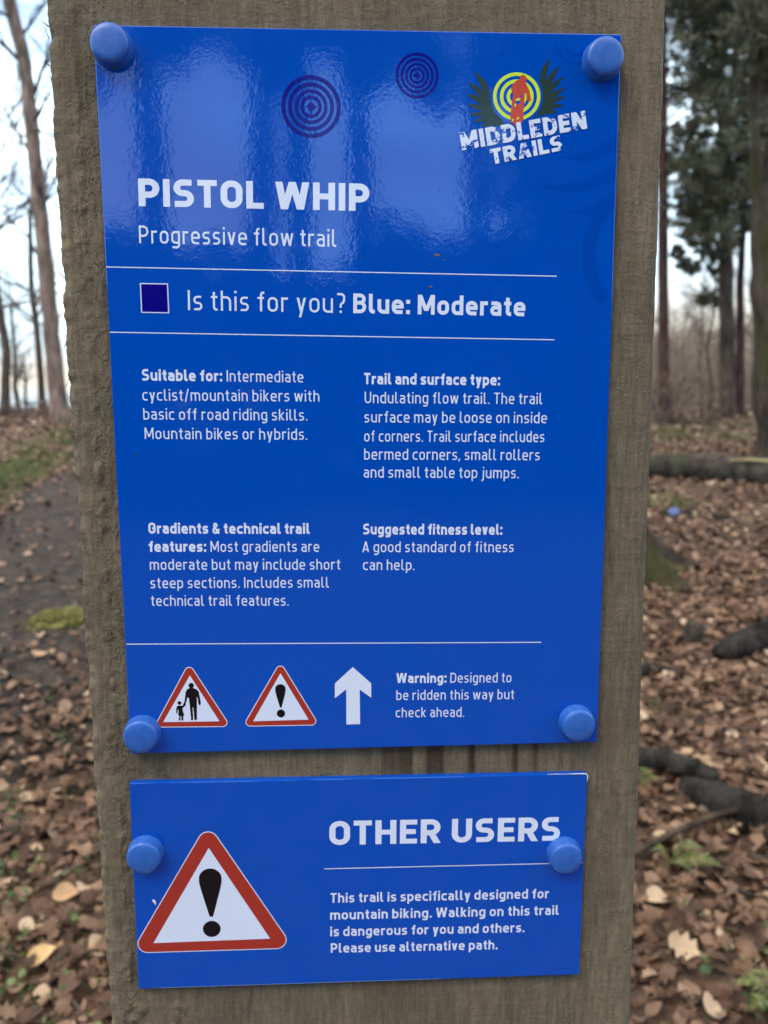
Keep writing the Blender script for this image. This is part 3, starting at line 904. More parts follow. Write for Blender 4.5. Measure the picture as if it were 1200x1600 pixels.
# ---- tall sign
def tall_sign():
    root = empty('trail_sign', (0, 0, ZT), (0, 0.00624, 0))
    tag(root, 'tall glossy blue trail sign headed PISTOL WHIP, upper of the two on the post', 'sign')
    panel(root, 0.210, 0.3009)
    text_part('heading', root, [([('PISTOL WHIP', 0.225)], 14.5, 67.9, 107.6, 69.2, 10.7)])
    text_part('subtitle', root, [([('Progressive flow trail', RG)], 14.0, 82.3, 93.9, 83.4, 6.9)])
    mb_l = [(-0.0, 91.7, 185.9, 94.8), (-0.0, 117.7, 185.6, 120.9), (0.3, 250.5, 183.1, 253.2)]
    for x0, y0, x1, y1 in mb_l:
        poly_part('rule', root, [[(x0 + .35, y0 - .2), (x1, y1 - .2), (x1, y1 + .2), (x0 + .35, y0 + .2)]], MAT['white'])
    text_part('grading_text', root, [([('Is this for you? ', 0.108), ('Blue: Moderate', 0.195)], 32.6, 108.8, 172.9, 111.2, 8.0)])
    sq = [(13.5, 98.0), (24.9, 98.2), (24.9, 110.1), (13.5, 109.9)]
    g = poly_part('grade_square', root, [sq], MAT['white'])
    poly_part('navy_fill', g, [[(13.95, 98.45), (24.45, 98.6), (24.45, 109.65), (13.95, 109.5)]], MAT['navy'], LAY * 1.7)
    c = 4.75
    text_part('paragraph', root, [
        ([('Suitable for:', BD), (' Intermediate', RG)], 12.6, 137.4, 79.4, 138.4, c), ([('cyclist/mountain bikers with', RG)], 12.4, 145.6, 86.0, 146.4, c),
        ([('basic off road riding skills.', RG)], 12.4, 153.5, 80.8, 154.3, c), ([('Mountain bikes or hybrids.', RG)], 12.6, 161.6, 80.6, 162.4, c)])
    text_part('paragraph', root, [
        ([('Trail and surface type:', BD)], 104.9, 139.2, 162.7, 139.9, c), ([('Undulating flow trail. The trail', RG)], 105.1, 147.1, 181.0, 147.9, c),
        ([('surface may be loose on inside', RG)], 104.9, 155.2, 183.2, 156.0, c), ([('of corners. Trail surface includes', RG)], 104.8, 163.3, 182.3, 164.1, c),
        ([('bermed corners, small rollers', RG)], 104.7, 171.0, 180.5, 171.9, c), ([('and small table top jumps.', RG)], 104.4, 178.7, 171.5, 179.6, c)])
    text_part('paragraph', root, [
        ([('Gradients & technical trail', BD)], 12.3, 201.9, 80.9, 202.9, c), ([('features:', BD), (' Most gradients are', RG)], 12.1, 209.8, 84.9, 210.8, c),
        ([('moderate but may include short', RG)], 12.2, 217.7, 93.9, 218.8, c), ([('steep sections. Includes small', RG)], 12.1, 225.8, 88.8, 226.7, c),
        ([('technical trail features.', RG)], 12.0, 233.6, 71.2, 234.5, c)])
    text_part('paragraph', root, [
        ([('Suggested fitness level:', BD)], 104.0, 203.4, 164.7, 204.3, c), ([('A good standard of fitness', RG)], 103.6, 211.2, 169.9, 212.1, c),
        ([('can help.', RG)], 103.8, 219.1, 126.3, 219.5, c)])
    text_part('warning_text', root, [
        ([('Warning:', BD), (' Designed to', RG)], 118.2, 270.7, 169.9, 271.5, 4.6), ([('be ridden this way but', RG)], 118.2, 278.6, 171.3, 279.4, 4.6),
        ([('check ahead.', RG)], 117.9, 286.7, 148.8, 287.2, 4.6)])
    # pedestrians triangle
    t = warning_triangle(root, (27.2, 261.3), (12.0, 288.9), (43.1, 289.3), 2.1, 0.38, [(27.4, 265.2), (39.6, 286.6), (14.9, 286.4)])
    def cp(x, y):
        px, py = 180 + x / 2.727, 1020 + y / 2.727
        return (27.2 + (px - 294) * 0.280, 261.3 + (py - 1043) * 0.2935)
    adult = [(310, 152), (324, 152), (338, 158), (347, 166), (354, 208), (355, 222), (350, 228), (345, 222), (342, 196), (339, 190), (338, 220), (335, 286), (337, 290), (325, 290), (322, 236), (319, 236), (320, 290), (308, 290), (311, 284), (307, 226), (305, 196), (299, 192), (292, 214), (284, 230), (278, 229), (279, 222), (286, 208), (292, 170), (298, 158)]
    child = [(258, 226), (270, 226), (277, 228), (289, 219), (291, 225), (279, 236), (276, 238), (277, 252), (283, 270), (277, 271), (278, 290), (270, 290), (269, 272), (266, 272), (266, 290), (258, 290), (261, 270), (256, 268), (259, 250), (256, 240), (254, 258), (249, 260), (249, 240), (252, 230)]
    poly_part('walkers_symbol', t, [[cp(*p) for p in adult], [cp(*p) for p in circle(317, 142, 11.5, 20)], [cp(*p) for p in child], [cp(*p) for p in circle(264, 215, 8.0, 18)]], MAT['black'], LAY * 2.8)
    t = warning_triangle(root, (67.0, 261.6), (51.0, 289.4), (82.4, 289.6), 2.1, 0.38, [(67.0, 265.0), (79.0, 286.8), (54.4, 287.0)])
    poly_part('exclamation_mark', t, bang(66.8, 270.0, 280.9, 2.35, 0.35, 283.6, 1.85), MAT['black'], LAY * 2.8)
    poly_part('arrow', root, [[(98.9, 262.9), (107.0, 270.6), (107.0, 277.3), (101.9, 273.3), (101.9, 289.5), (95.8, 289.5), (95.9, 273.1), (90.8, 277.1), (90.9, 270.3)]], MAT['white'])
    # target rings
    for cx, cy, ro in ((84.5, 29.2, 11.9), (127.2, 16.9, 8.7)):
        Q = []
        for a, b in ((1.0, .865), (.77, .645), (.555, .44), (.36, .245), (.13, 0)):
            Q += ring_polys(cx, cy, ro * a, ro * b)
        Q += [[(cx - .02 * ro, cy - .2 * ro), (cx + .02 * ro, cy - .2 * ro), (cx + .02 * ro, cy + .2 * ro), (cx - .02 * ro, cy + .2 * ro)], [(cx - .2 * ro, cy - .02 * ro), (cx + .2 * ro, cy - .02 * ro), (cx + .2 * ro, cy + .02 * ro), (cx - .2 * ro, cy + .02 * ro)]]
        poly_part('ring_motif', root, Q, MAT['navy'])
    # tone-on-tone wing and rings running off the right edge
    gx, gy = 226.5, 86.0
    Q = []
    for ro, ri in ((30.5, 24.5), (19.5, 17.2)):
        n = 70
        for i in range(n):
            t0, t1 = R(180 - 62 + 124 * i / n), R(180 - 62 + 124 * (i + 1) / n)
            q = [(gx + r_ * math.cos(t), gy + r_ * math.sin(t)) for r_, t in ((ri, t0), (ro, t0), (ro, t1), (ri, t1))]
            if all(p[0] < 209.3 for p in q): Q.append(q)
    poly_part('faint_rings', root, Q, MAT['ghost'], LAY * 0.6)
    Q = [[(209.2, 50), (203, 53.5), (194, 57), (184, 58.5), (176, 58.6), (186, 61.2), (197, 60.8), (204, 58.5), (209.2, 56.4)],
         [(209.2, 60), (204, 64), (197, 67.2), (189, 69.0), (199, 70.4), (205.5, 69.2), (209.2, 67.6)],
         [(209.2, 38), (202, 43.5), (194, 46), (186, 47.5), (196, 49.4), (204, 47.6), (209.2, 45)]]
    poly_part('faint_wing', root, Q, MAT['ghost'], LAY * 0.45)
    poly_part('faint_rings', root, ring_polys(192, 2.5, 9.5, 8.3, 12, 168, 40) + ring_polys(192, 2.5, 6.2, 5.2, 12, 168, 30), MAT['ghost'], LAY * 0.75)
    # winged logo
    logo = empty('logo'); logo.parent = root
    def L(x, y): return (167.7 + (x - 512) / 4 * 0.2605, 24.3 + (y - 362) / 4 * 0.2465)
    def feather(root_, tip, w_, bend):
        (x0, y0), (x1, y1) = root_, tip
        dx, dy = x1 - x0, y1 - y0; ln = math.hypot(dx, dy); nx_, ny_ = -dy / ln, dx / ln
        up_, dn = [], []
        for i in range(11):
            s = i / 10
            c = bend * ln * 4 * s * (1 - s) * .5
            ww = w_ * 1.3 * (0.75 + 0.9 * s - 0.55 * s * s) * (1 - s ** 4) + 0.3
            px, py = x0 + dx * s + nx_ * c, y0 + dy * s + ny_ * c
            up_.append((px + nx_ * ww, py + ny_ * ww)); dn.append((px - nx_ * ww, py - ny_ * ww))
        return [L(*p) for p in up_ + dn[::-1]]
    Q = []
    for tip, rt_, w_ in (((246, 212), (338, 395), 15), ((206, 280), (335, 420), 14), ((194, 350), (335, 442), 13), ((200, 420), (345, 468), 12), ((214, 480), (355, 490), 11), ((240, 524), (370, 508), 11), ((292, 552), (385, 520), 12)):
        Q.append(feather(rt_, tip, w_, 0.16))
    for tip, rt_, w_ in (((714, 124), (672, 345), 15), ((774, 174), (680, 365), 14), ((804, 236), (682, 390), 13), ((820, 306), (684, 410), 12), ((822, 358), (682, 430), 11), ((810, 414), (680, 445), 11), ((770, 458), (668, 462), 11)):
        Q.append(feather(rt_, tip, w_, -0.15))
    Q.append([L(*p) for p in ((318, 340), (352, 340), (350, 400), (372, 460), (420, 505), (440, 535), (360, 552), (330, 500), (318, 430))])
    Q.append([L(*p) for p in ((672, 300), (692, 300), (700, 350), (705, 420), (690, 470), (640, 490), (650, 440), (672, 390))])
    poly_part('wings', logo, Q, MAT['wing'], LAY)
    cx, cy = L(512, 362)
    disc = poly_part('disc', logo, [[(cx + 10.75 * math.cos(2 * math.pi * i / 60), cy + 10.4 * math.sin(2 * math.pi * i / 60)) for i in range(60)]], MAT['blue'], LAY * 1.6)
    Q = []
    for a, b in ((149, 127), (106, 84), (64, 42)):
        for q in ring_polys(0, 0, a, b): Q.append([L(512 + p[0], 362 + p[1]) for p in q])
    poly_part('lime_rings', logo, Q, MAT['lime'], LAY * 2.2)
    rider = [(536, 232), (552, 228), (566, 236), (573, 252), (566, 268), (572, 290), (590, 325), (603, 385), (592, 392), (574, 384), (572, 340), (562, 345), (560, 400), (556, 430), (556, 500), (540, 535), (525, 555), (512, 550), (490, 525), (474, 520), (476, 460), (482, 400), (490, 350), (474, 312), (486, 288), (506, 264), (528, 256), (530, 244)]
    poly_part('rider', logo, [[L(*p) for p in rider]], MAT['rider'], LAY * 2.8)
    poly_part('rider_highlight', logo, [[L(*p) for p in q] for q in (((502, 382), (520, 372), (538, 374), (528, 386), (512, 390)), ((497, 412), (510, 400), (508, 424), (498, 424)), ((482, 505), (492, 500), (494, 514), (486, 518)), ((512, 500), (522, 488), (532, 494), (520, 508)))], MAT['lime'], LAY * 3.4)
    poly_part('rider_shade', logo, [[L(*p) for p in q] for q in (((500, 392), (528, 388), (532, 402), (512, 414)), ((540, 345), (548, 350), (544, 372), (536, 368)))], MAT['blue'], LAY * 3.4)
    x0, y0 = L(172, 702); x1, y1 = L(962, 556)
    text_part('logo_text', logo, [([('MIDDLEDEN', 0.25)], x0, y0, x1, y1, 7.0)], MAT['white_worn'], LAY * 4)
    x0, y0 = L(362, 790); x1, y1 = L(812, 694)
    text_part('logo_text', logo, [([('TRAILS', 0.25)], x0, y0, x1, y1, 6.0)], MAT['white_worn'], LAY * 4)
    # specks of dirt on the face
    def blob(cx, cy, a, b, rot, n=14):
        return [(cx + a * (1 + random.uniform(-.25, .25)) * math.cos(2 * math.pi * i / n) * math.cos(rot) - b * math.sin(2 * math.pi * i / n) * math.sin(rot), cy + a * math.cos(2 * math.pi * i / n) * math.sin(rot) + b * (1 + random.uniform(-.25, .25)) * math.sin(2 * math.pi * i / n)) for i in range(n)]
    for cx, cy, a_, b_, r_, m_ in ((135.7, 86.4, 1.3, .6, .05, 'grime'), (132.9, 99.2, .8, .4, .05, 'grime'), (138.2, 88.5, .3, .2, 0, 'grime'), (132.6, 90.3, .28, .25, 0, 'grime'),
                               (136.5, 60.6, .4, .2, 0, 'grime'), (127.0, 101.6, .25, .2, 0, 'grime'), (8.6, 168.4, .4, .55, .2, 'grime_dark'), (13.2, 18.4, .3, .3, 0, 'grime_dark'),
                               (97, 160.2, .2, .2, 0, 'grime_dark'), (56, 165, .2, .2, 0, 'grime_dark'), (23.5, 271.7, .25, .2, 0, 'grime_dark'), (61.0, 94.9, .25, .18, 0, 'grime_dark'), (146, 97.5, .3, .2, 0, 'grime_dark')):
        poly_part('dirt_speck', root, [blob(cx, cy, a_, b_, r_)], MAT[m_], LAY * 2)
    for x, y in ((7.2, 8.4), (202.2, 10.3), (5.9, 291.0), (199.9, 290.7)):
        screw_cap(root, x, y, random.uniform(0, 6))
    return root
tall_sign()

def small_sign():
    root = empty('user_notice_sign', (-0.00327, 0, ZT - 0.31456), (0, 0.01304, 0))
    tag(root, 'small glossy blue sign headed OTHER USERS with a big warning triangle, below the tall sign', 'sign')
    panel(root, 0.2073, 0.1014, 0.003)
    t = warning_triangle(root, (34.1, 23.9), (0.5, 83.1), (68.8, 83.1), 4.7, 0.42, [(34.3, 31.9), (61.2, 77.7), (7.8, 78.2)])
    poly_part('exclamation_mark', t, bang(34.55, 41.8, 65.8, 5.2, 0.8, 71.9, 4.05), MAT['black'], LAY * 2.8)
    text_part('heading', root, [([('OTHER USERS', 0.215)], 88.9, 32.0, 195.5, 32.5, 11.7)])
    poly_part('rule', root, [[(86.5, 43.4), (206.6, 43.7), (206.6, 44.1), (86.5, 43.8)]], MAT['white'])
    b = 0.172; c = 4.85
    text_part('paragraph', root, [
        ([('This trail is specifically designed for', b)], 89.2, 60.6, 191.3, 61.3, c), ([('mountain biking. Walking on this trail', b)], 89.0, 69.1, 196.2, 69.9, c),
        ([('is dangerous for you and others.', b)], 89.0, 77.5, 180.2, 78.3, c), ([('Please use alternative path.', b)], 89.2, 85.9, 167.6, 86.7, c)])
    poly_part('paint_chip', root, [[(8.0, 56.8), (8.7, 56.4), (9.5, 57.2), (9.7, 58.6), (9.3, 59.4), (8.9, 58.0), (8.3, 57.8)]], MAT['chip'], LAY * 1.5)
    # bare worn lip on the top right corner
    mb = MB()
    pts = [(188.5, -.08), (193, -.14), (197, -.05), (201.5, -.12), (205.6, -.08), (206.9, .15), (207.4, .9), (207.45, 2.6), (207.4, 3.6)]
    mb.tube([(x / 1000, -.00005, -y / 1000) for x, y in pts], [.00006, .00014, .00007, .0002, .00022, .00026, .00022, .00015, .00006], 6)
    mb.build('worn_edge', MAT['chip'], root)
    for x, y in ((6.2, 33.2), (197.5, 38.7)):
        screw_cap(root, x, y, random.uniform(0, 6))
small_sign()
#MORE#
# ------------------------------------------------------------------ trees
def at(px, py, Y):
    """point of the plane y = Y seen at a pixel of the photograph"""
    d = fw + rt * ((px - 600) / 1222.0) - up * ((py - 800) / 1222.0)
    return CAM + d * ((Y - CAM.y) / d.y)
def m_per_px(Y): return (Y - CAM.y) / 1222.0

def trunk_part(pts, rad, mat, parent, name='trunk', n=14, wob=0.05, sub=5):
    """tapering trunk through pts, resampled and made a little uneven"""
    P, Q = [], []
    for i in range(len(pts) - 1):
        for q in range(sub):
            t = q / sub
            P.append(Vector(pts[i]).lerp(Vector(pts[i + 1]), t)); Q.append(rad[i] * (1 - t) + rad[i + 1] * t)
    P.append(Vector(pts[-1])); Q.append(rad[-1])
    for i in range(1, len(P) - 1):
        P[i] = P[i] + Vector((random.uniform(-1, 1), random.uniform(-1, 1), 0)) * Q[i] * 0.10
    mb = MB(); mb.tube(P, Q, n, wob=wob)
    return mb.build(name, mat, parent, smooth=True)

def grow(mb, p, d, L, r, depth, spread=0.6, up_=0.15, tips=None, n=5):
    """a bare branching limb"""
    k = 4
    pts, rad = [p.copy()], [r]
    q = p.copy(); dd = d.copy()
    for i in range(k):
        dd = (dd + Vector((random.gauss(0, .16), random.gauss(0, .16), random.gauss(0, .12) + up_ * .3))).normalized()
        q = q + dd * (L / k); pts.append(q.copy()); rad.append(max(r * (1 - .62 * (i + 1) / k), 0.0025))
    mb.tube(pts, rad, n if depth > 1 else 3, cap=False)
    if tips is not None: tips.append(q.copy())
    if depth <= 0: return
    for i in range(random.choice((3, 4, 4, 5))):
        j = random.choice((1, 2, 3, 4)); base = pts[j]
        s = Vector((random.gauss(0, 1), random.gauss(0, 1), random.gauss(0, .7))).normalized()
        nd = (dd + s * spread * 1.3 + Vector((0, 0, up_))).normalized()
        grow(mb, base, nd, L * random.uniform(.45, .72), max(rad[j] * .62, .003), depth - 1, spread, up_, tips, n)

NEED = []
def tuft_cloud(centres, radii, per, size=(0.10, 0.24), wid=0.011, flat=0.7):
    """needle sprays: many thin blades about each centre; returns vertices and faces"""
    V, F = [], []
    for c, r in zip(centres, radii):
        k = per
        u = rng.normal(size=(k, 3)); u /= np.linalg.norm(u, axis=1)[:, None]
        rr = r * rng.random(k)[:, None] ** 0.45
        o = np.array(c) + u * rr * np.array([1, 1, flat])
        d = u * 0.7 + rng.normal(size=(k, 3)) * 0.7; d[:, 2] += 0.15; d /= np.linalg.norm(d, axis=1)[:, None]
        s = np.cross(d, rng.normal(size=(k, 3))); s /= np.linalg.norm(s, axis=1)[:, None]
        Ln = rng.uniform(size[0], size[1], (k, 1))
        a = o - d * Ln * .5; b_ = o + d * Ln * .5
        V.append(np.stack([a - s * wid, a + s * wid, b_ + s * wid * .4, b_ - s * wid * .4], 1).reshape(-1, 3))
    V = np.concatenate(V)
    F = np.arange(len(V)).reshape(-1, 4)
    return V, F

# --- left: leaning tree with pinkish bark
Y = ground_at(94, 662).y; s = m_per_px(Y)
root = empty('bare_tree', ground_at(94, 662))
tag(root, 'tall leaning pinkish brown bare tree at the left edge beyond the path', 'tree')
inv = -Vector(root.location)
px = [(97, 675), (93, 640), (82, 540), (73, 440), (64, 340), (54, 240), (44, 140), (37, 90), (17, 10), (-2, -90), (-30, -260), (-48, -480)]
wd = [36, 27, 24, 23, 21, 20, 19, 19, 18, 16, 12, 6]
pts = [at(x, y, Y) + inv for x, y in px]
trunk_part(pts, [q * s / 2 for q in wd], MAT['bark_pink'], root)
mb = MB()
for (x0, y0), (x1, y1), r, L in (((46, 165), (76, 105), 7, 1.6), ((50, 190), (78, 182), 6, 1.3), ((52, 200), (82, 225), 5, 1.2), ((60, 330), (76, 300), 4, .8), ((40, 105), (-6, 60), 7, 2.0), ((52, 240), (10, 190), 5, 1.8), ((58, 300), (20, 330), 4, 1.4),
                                ((68, 410), (22, 372), 6, 1.6), ((30, 60), (70, 20), 5, 1.4), ((22, 30), (-20, 20), 5, 1.5), ((0, -80), (60, -120), 6, 2.0), ((44, 140), (20, 170), 4, 1.3), ((64, 350), (40, 300), 3, 1.0), ((10, -20), (50, -40), 5, 1.6), ((-20, -200), (40, -260), 6, 2.2), ((-25, -220), (-90, -260), 6, 2.2)):
    p0, p1 = at(x0, y0, Y) + inv, at(x1, y1, Y) + inv
    d = (p1 - p0).normalized() + Vector((0, random.uniform(-.6, .6), 0))
    grow(mb, p0, d.normalized(), L, r * s / 2, 3, 0.6, 0.12)
mb.build('branches', MAT['bark_dark'], root)

# --- slender bare trees further off on the left
def bare_tree(base, height, r, label, lean=(0, 0), depth=4, group=None, mat='bark_grey', n=9, lo=.25):
    root = empty('bare_tree', base)
    tag(root, label, 'tree', group)
    top = Vector((lean[0] * height, lean[1] * height, height))
    pts = [Vector((0, 0, -.15))] + [top * t + Vector((random.gauss(0, .02), random.gauss(0, .02), 0)) * height for t in (.2, .4, .6, .8)] + [top]
    trunk_part(pts, [r * 1.15, r, r * .85, r * .65, r * .4, r * .12], MAT[mat], root, n=8)
    mb = MB()
    for i in range(n):
        t = random.uniform(lo, .97); a = random.uniform(0, 6.28)
        grow(mb, top * t, Vector((math.cos(a), math.sin(a), random.uniform(.3, 1.1))).normalized(), height * random.uniform(.2, .34) * (1.15 - t * .6), r * .42 * (1.1 - t * .6), depth - 1, .6, .15)
    mb.build('branches', MAT['twigs'], root)
    return root
bare_tree(ground_at(43, 646), 3.0, .085, 'small dark bare tree standing alone on the left skyline', depth=4, n=10, lo=.3)
def far_base(px, Y):
    p = at(px, 640, Y); return Vector((p.x, Y, h(p.x, Y)))
bare_tree(far_base(6, 27), 11, .15, 'tall thin twiggy bare tree cut by the left edge of the photo', depth=4, n=16, lo=.2)
bare_tree(far_base(66, 33), 13, .14, 'thin twiggy bare tree behind the leaning pinkish trunk', (.02, 0), depth=4, n=16, lo=.25)
bare_tree(far_base(30, 42), 7, .13, 'pale distant bare tree between the lone small tree and leaning trunk', depth=4, n=14, mat='bark_grey')

# low brush along the left skyline
def brush(name, base, wdt, hgt, k, mat, label, cat='bush', leaf=0):
    mb = MB()
    for i in range(k):
        a = random.uniform(0, 6.28); q = random.random() ** .5
        p = Vector((math.cos(a) * q * wdt, math.sin(a) * q * wdt * .6, -.05))
        grow(mb, p, Vector((random.gauss(0, .5), random.gauss(0, .5), 1)).normalized(), hgt * random.uniform(.5, .9), .012, 2, .8, .05)
    root = empty(name, base); tag(root, label, cat)
    tag(mb.build('stems', MAT['twigs'], root), kind='stuff')
    if leaf:
        C = [(random.gauss(0, wdt * .5), random.gauss(0, wdt * .4), hgt * random.uniform(.1, .8)) for q in range(leaf)]
        V, F = tuft_cloud(C, [.22] * leaf, 14, (.05, .08), .02)
        npmesh('dead_leaves', V, F, MAT['litter'], root)
brush('bramble_bush', ground_at(66, 652), .8, .55, 26, MAT['twigs'], 'low dark tangle of brush at the foot of the leaning tree', leaf=26)
brush('bramble_bush', ground_at(12, 648), 1.0, .40, 22, MAT['twigs'], 'low dark brush on the skyline at the far left edge', leaf=20)
brush('bramble_bush', ground_at(1052, 664), .9, 1.4, 22, MAT['twigs'], 'thin bush with russet dead leaves by the dark reddish trunk', leaf=60)

# --- right: pines
def pine(name, label, base_px, path, widths, mat, limbs, clumps, per=420, extra=None):
    g = ground_at(*base_px); Y = g.y; s = m_per_px(Y)
    root = empty(name, g); tag(root, label, 'tree', 'pines on the right')
    inv = -Vector(g)
    trunk_part([at(x, y, Y) + inv for x, y in path], [q * s / 2 for q in widths], MAT[mat], root)
    if limbs:
        for pl, r in limbs:
            mb = MB()
            pts = [at(x, y, Y + dy) + inv for x, y, dy in pl]
            P, Q = [], []
            for i in range(len(pts) - 1):
                for q in range(4):
                    t = q / 4; P.append(pts[i].lerp(pts[i + 1], t) + Vector([random.gauss(0, .02) for _ in '123'])); Q.append(r * (1 - .75 * (i + t) / (len(pts) - 1)))
            P.append(pts[-1]); Q.append(r * .2)
            mb.tube(P, Q, 6)
            mb.build('limb', MAT['limb_tan'], root, smooth=True)
    if clumps:
        C, Rr = [], []
        for x, y, r in clumps:
            c = at(x, y, Y + random.uniform(-1.6, 1.6)) + inv
            for q in range(9):
                C.append(c + Vector((random.gauss(0, .75), random.gauss(0, 1.0), random.gauss(0, .5))) * r * s * 1.1); Rr.append(r * s * random.uniform(.22, .5))
            for q in range(5):
                C.append(c + Vector((random.gauss(0, .9), random.gauss(0, 1.2), random.gauss(0, .75))) * r * s * 1.3); Rr.append(r * s * random.uniform(.5, .9))
        V, F = tuft_cloud(C, Rr, per // 9, (.08, .22), .010)
        npmesh('foliage', V, F, MAT['needles'], root)
    return root
pine('pine_tree', 'slim dark reddish pine trunk close beside the post edge on the right', (1040, 660), [(1041, 668), (1038, 640), (1037, 480), (1036, 320), (1034, 160), (1033, 0), (1032, -250)], [22, 17, 16, 15, 15, 14, 9], 'bark_red', None,
     [(1010 + random.uniform(-50, 40), random.uniform(-330, -110), random.uniform(26, 44)) for i in range(26)], 300)
cl = []
for i in range(98):                                  # dense upper crown
    x = random.uniform(1032, 1190); y = random.uniform(-60, 250)
    if y > 60 and x < 1062 and random.random() < .55: continue
    if 150 < y < 200 and x < 1075 and random.random() < .6: continue
    cl.append((x, y, random.uniform(16, 32)))
for i in range(46):
    x = random.uniform(1068, 1176); y = random.uniform(240, 335)
    if x < 1085 and y < 275: continue
    cl.append((x, y, random.uniform(12, 24)))
for x, y, r in ((1080, 345, 18), (1096, 362, 18), (1082, 375, 12), (1110, 370, 16), (1124, 385, 13), (1100, 392, 10), (1070, 322, 13), (1066, 258, 12), (1052, 250, 10), (1150, 345, 14), (1168, 338, 12), (1176, 352, 10), (1142, 375, 10),
                (1098, 468, 7), (1112, 464, 8), (1124, 472, 6), (1066, 412, 7), (1084, 420, 6), (1058, 395, 5), (1120, 425, 6), (1116, 400, 9)):
    cl.append((x, y, r))
for i in range(40): cl.append((random.uniform(1000, 1270), random.uniform(-330, -60), random.uniform(26, 44)))
pine('pine_tree', 'tall grey brown pine with dense dark green crown right of the post', (1139, 652), [(1141, 660), (1138, 630), (1136, 520), (1134, 400), (1132, 300), (1129, 210), (1124, 100), (1118, -20), (1112, -200), (1108, -350)], [30, 24, 23, 21, 18, 15, 14, 12, 9, 4], 'bark_grey',
     [([(1128, 190, 0), (1105, 130, -.3), (1078, 148, -.8), (1034, 156, -1.2)], .055), ([(1128, 200, 0), (1096, 170, .2), (1060, 190, .5), (1036, 206, .7)], .04), ([(1120, 60, 0), (1090, 58, -.5), (1072, 40, -.8), (1058, 0, -.9), (1044, -25, -1)], .045),
      ([(1132, 300, 0), (1160, 262, .5), (1184, 230, .8)], .035), ([(1134, 400, 0), (1112, 372, .3), (1085, 352, .4)], .03), ([(1135, 470, 0), (1118, 462, -.3), (1096, 468, -.5)], .018), ([(1131, 290, 0), (1104, 262, -.5), (1070, 250, -.9)], .035),
      ([(1124, 110, 0), (1150, 80, .5), (1180, 60, .9)], .04), ([(1118, -20, 0), (1150, -70, 0), (1190, -120, 0)], .05), ([(1116, -60, 0), (1080, -120, 0), (1040, -170, 0)], .05)], cl, 430)
pine('pine_tree', 'thin crooked reddish pine stem between the grey pine and the thick trunk', (1156, 652), [(1156, 660), (1156, 600), (1157, 520), (1157, 430), (1160, 380), (1162, 345), (1156, 308), (1144, 282), (1138, 240), (1140, 180), (1150, 60), (1156, -100)], [16, 13, 12, 11, 10, 10, 9, 8, 7, 6, 5, 3], 'bark_red',
     None, [(random.uniform(1120, 1190), random.uniform(-160, 40), random.uniform(18, 30)) for i in range(14)], 300)
pine('pine_tree', 'thick dark trunk cut by the right edge of the photo, behind the fallen log', (1222, 712), [(1224, 735), (1222, 700), (1219, 560), (1216, 420), (1213, 280), (1210, 140), (1207, 0), (1202, -200), (1198, -420)], [100, 80, 77, 76, 75, 75, 74, 62, 44], 'bark_mossy',
     [([(1216, 330, 0), (1250, 300, .3), (1300, 290, .6)], .06), ([(1210, 220, 0), (1260, 160, -.2), (1330, 130, -.4)], .06), ([(1200, -60, 0), (1150, -140, -.4), (1100, -180, -.6)], .07)],
     [(random.uniform(1180, 1340), random.uniform(-60, 210), random.uniform(24, 40)) for i in range(26)] + [(random.uniform(1120, 1320), random.uniform(-480, -180), random.uniform(40, 70)) for i in range(26)], 420)

# mossy tree half hidden behind the post
g = ground_at(962, 905)
root = empty('mossy_tree', g)
tag(root, 'mossy tree foot with a root flare showing from behind the post', 'tree')
def flare(n=40, hts=(-.12, 0, .03, .07, .12, .18, .25, .34, .45, .6, .8, 1.1, 1.8, 3, 5, 8)):
    roots = [(.30, .74, .20), (1.7, .35, .3), (2.9, .4, .3), (4.2, .35, .3), (5.4, .45, .28)]
    vs = []
    for i, z in enumerate(hts):
        f = max(0, 1 - max(z, 0) / 1.0)
        for j in range(n):
            a = 2 * math.pi * j / n
            r = .185 - .010 * max(z, 0)
            for ra, ln, wd_ in roots:
                dlt = (a - ra + math.pi) % (2 * math.pi) - math.pi
                r += ln * f ** 4.2 * math.exp(-(dlt / wd_) ** 2)
            r *= 1 + .05 * math.sin(a * 7 + z * 3) + random.uniform(-.03, .03)
            vs.append((math.cos(a) * r, math.sin(a) * r, z + (random.uniform(-.01, .01))))
    fs = [(i * n + j, i * n + (j + 1) % n, (i + 1) * n + (j + 1) % n, (i + 1) * n + j) for i in range(len(hts) - 1) for j in range(n)]
    return vs, fs
mb = MB(); mb.add(*flare()); mb.build('trunk', MAT['bark_mossy'], root, smooth=True)
mb = MB()
for i in range(7):
    a = i * .9 + .5; z = 6.2 + i * .27
    grow(mb, Vector((0, 0, z)), Vector((math.cos(a), math.sin(a), .8)).normalized(), 2.2, .05, 2, .6, .2)
mb.build('branches', MAT['twigs'], root)
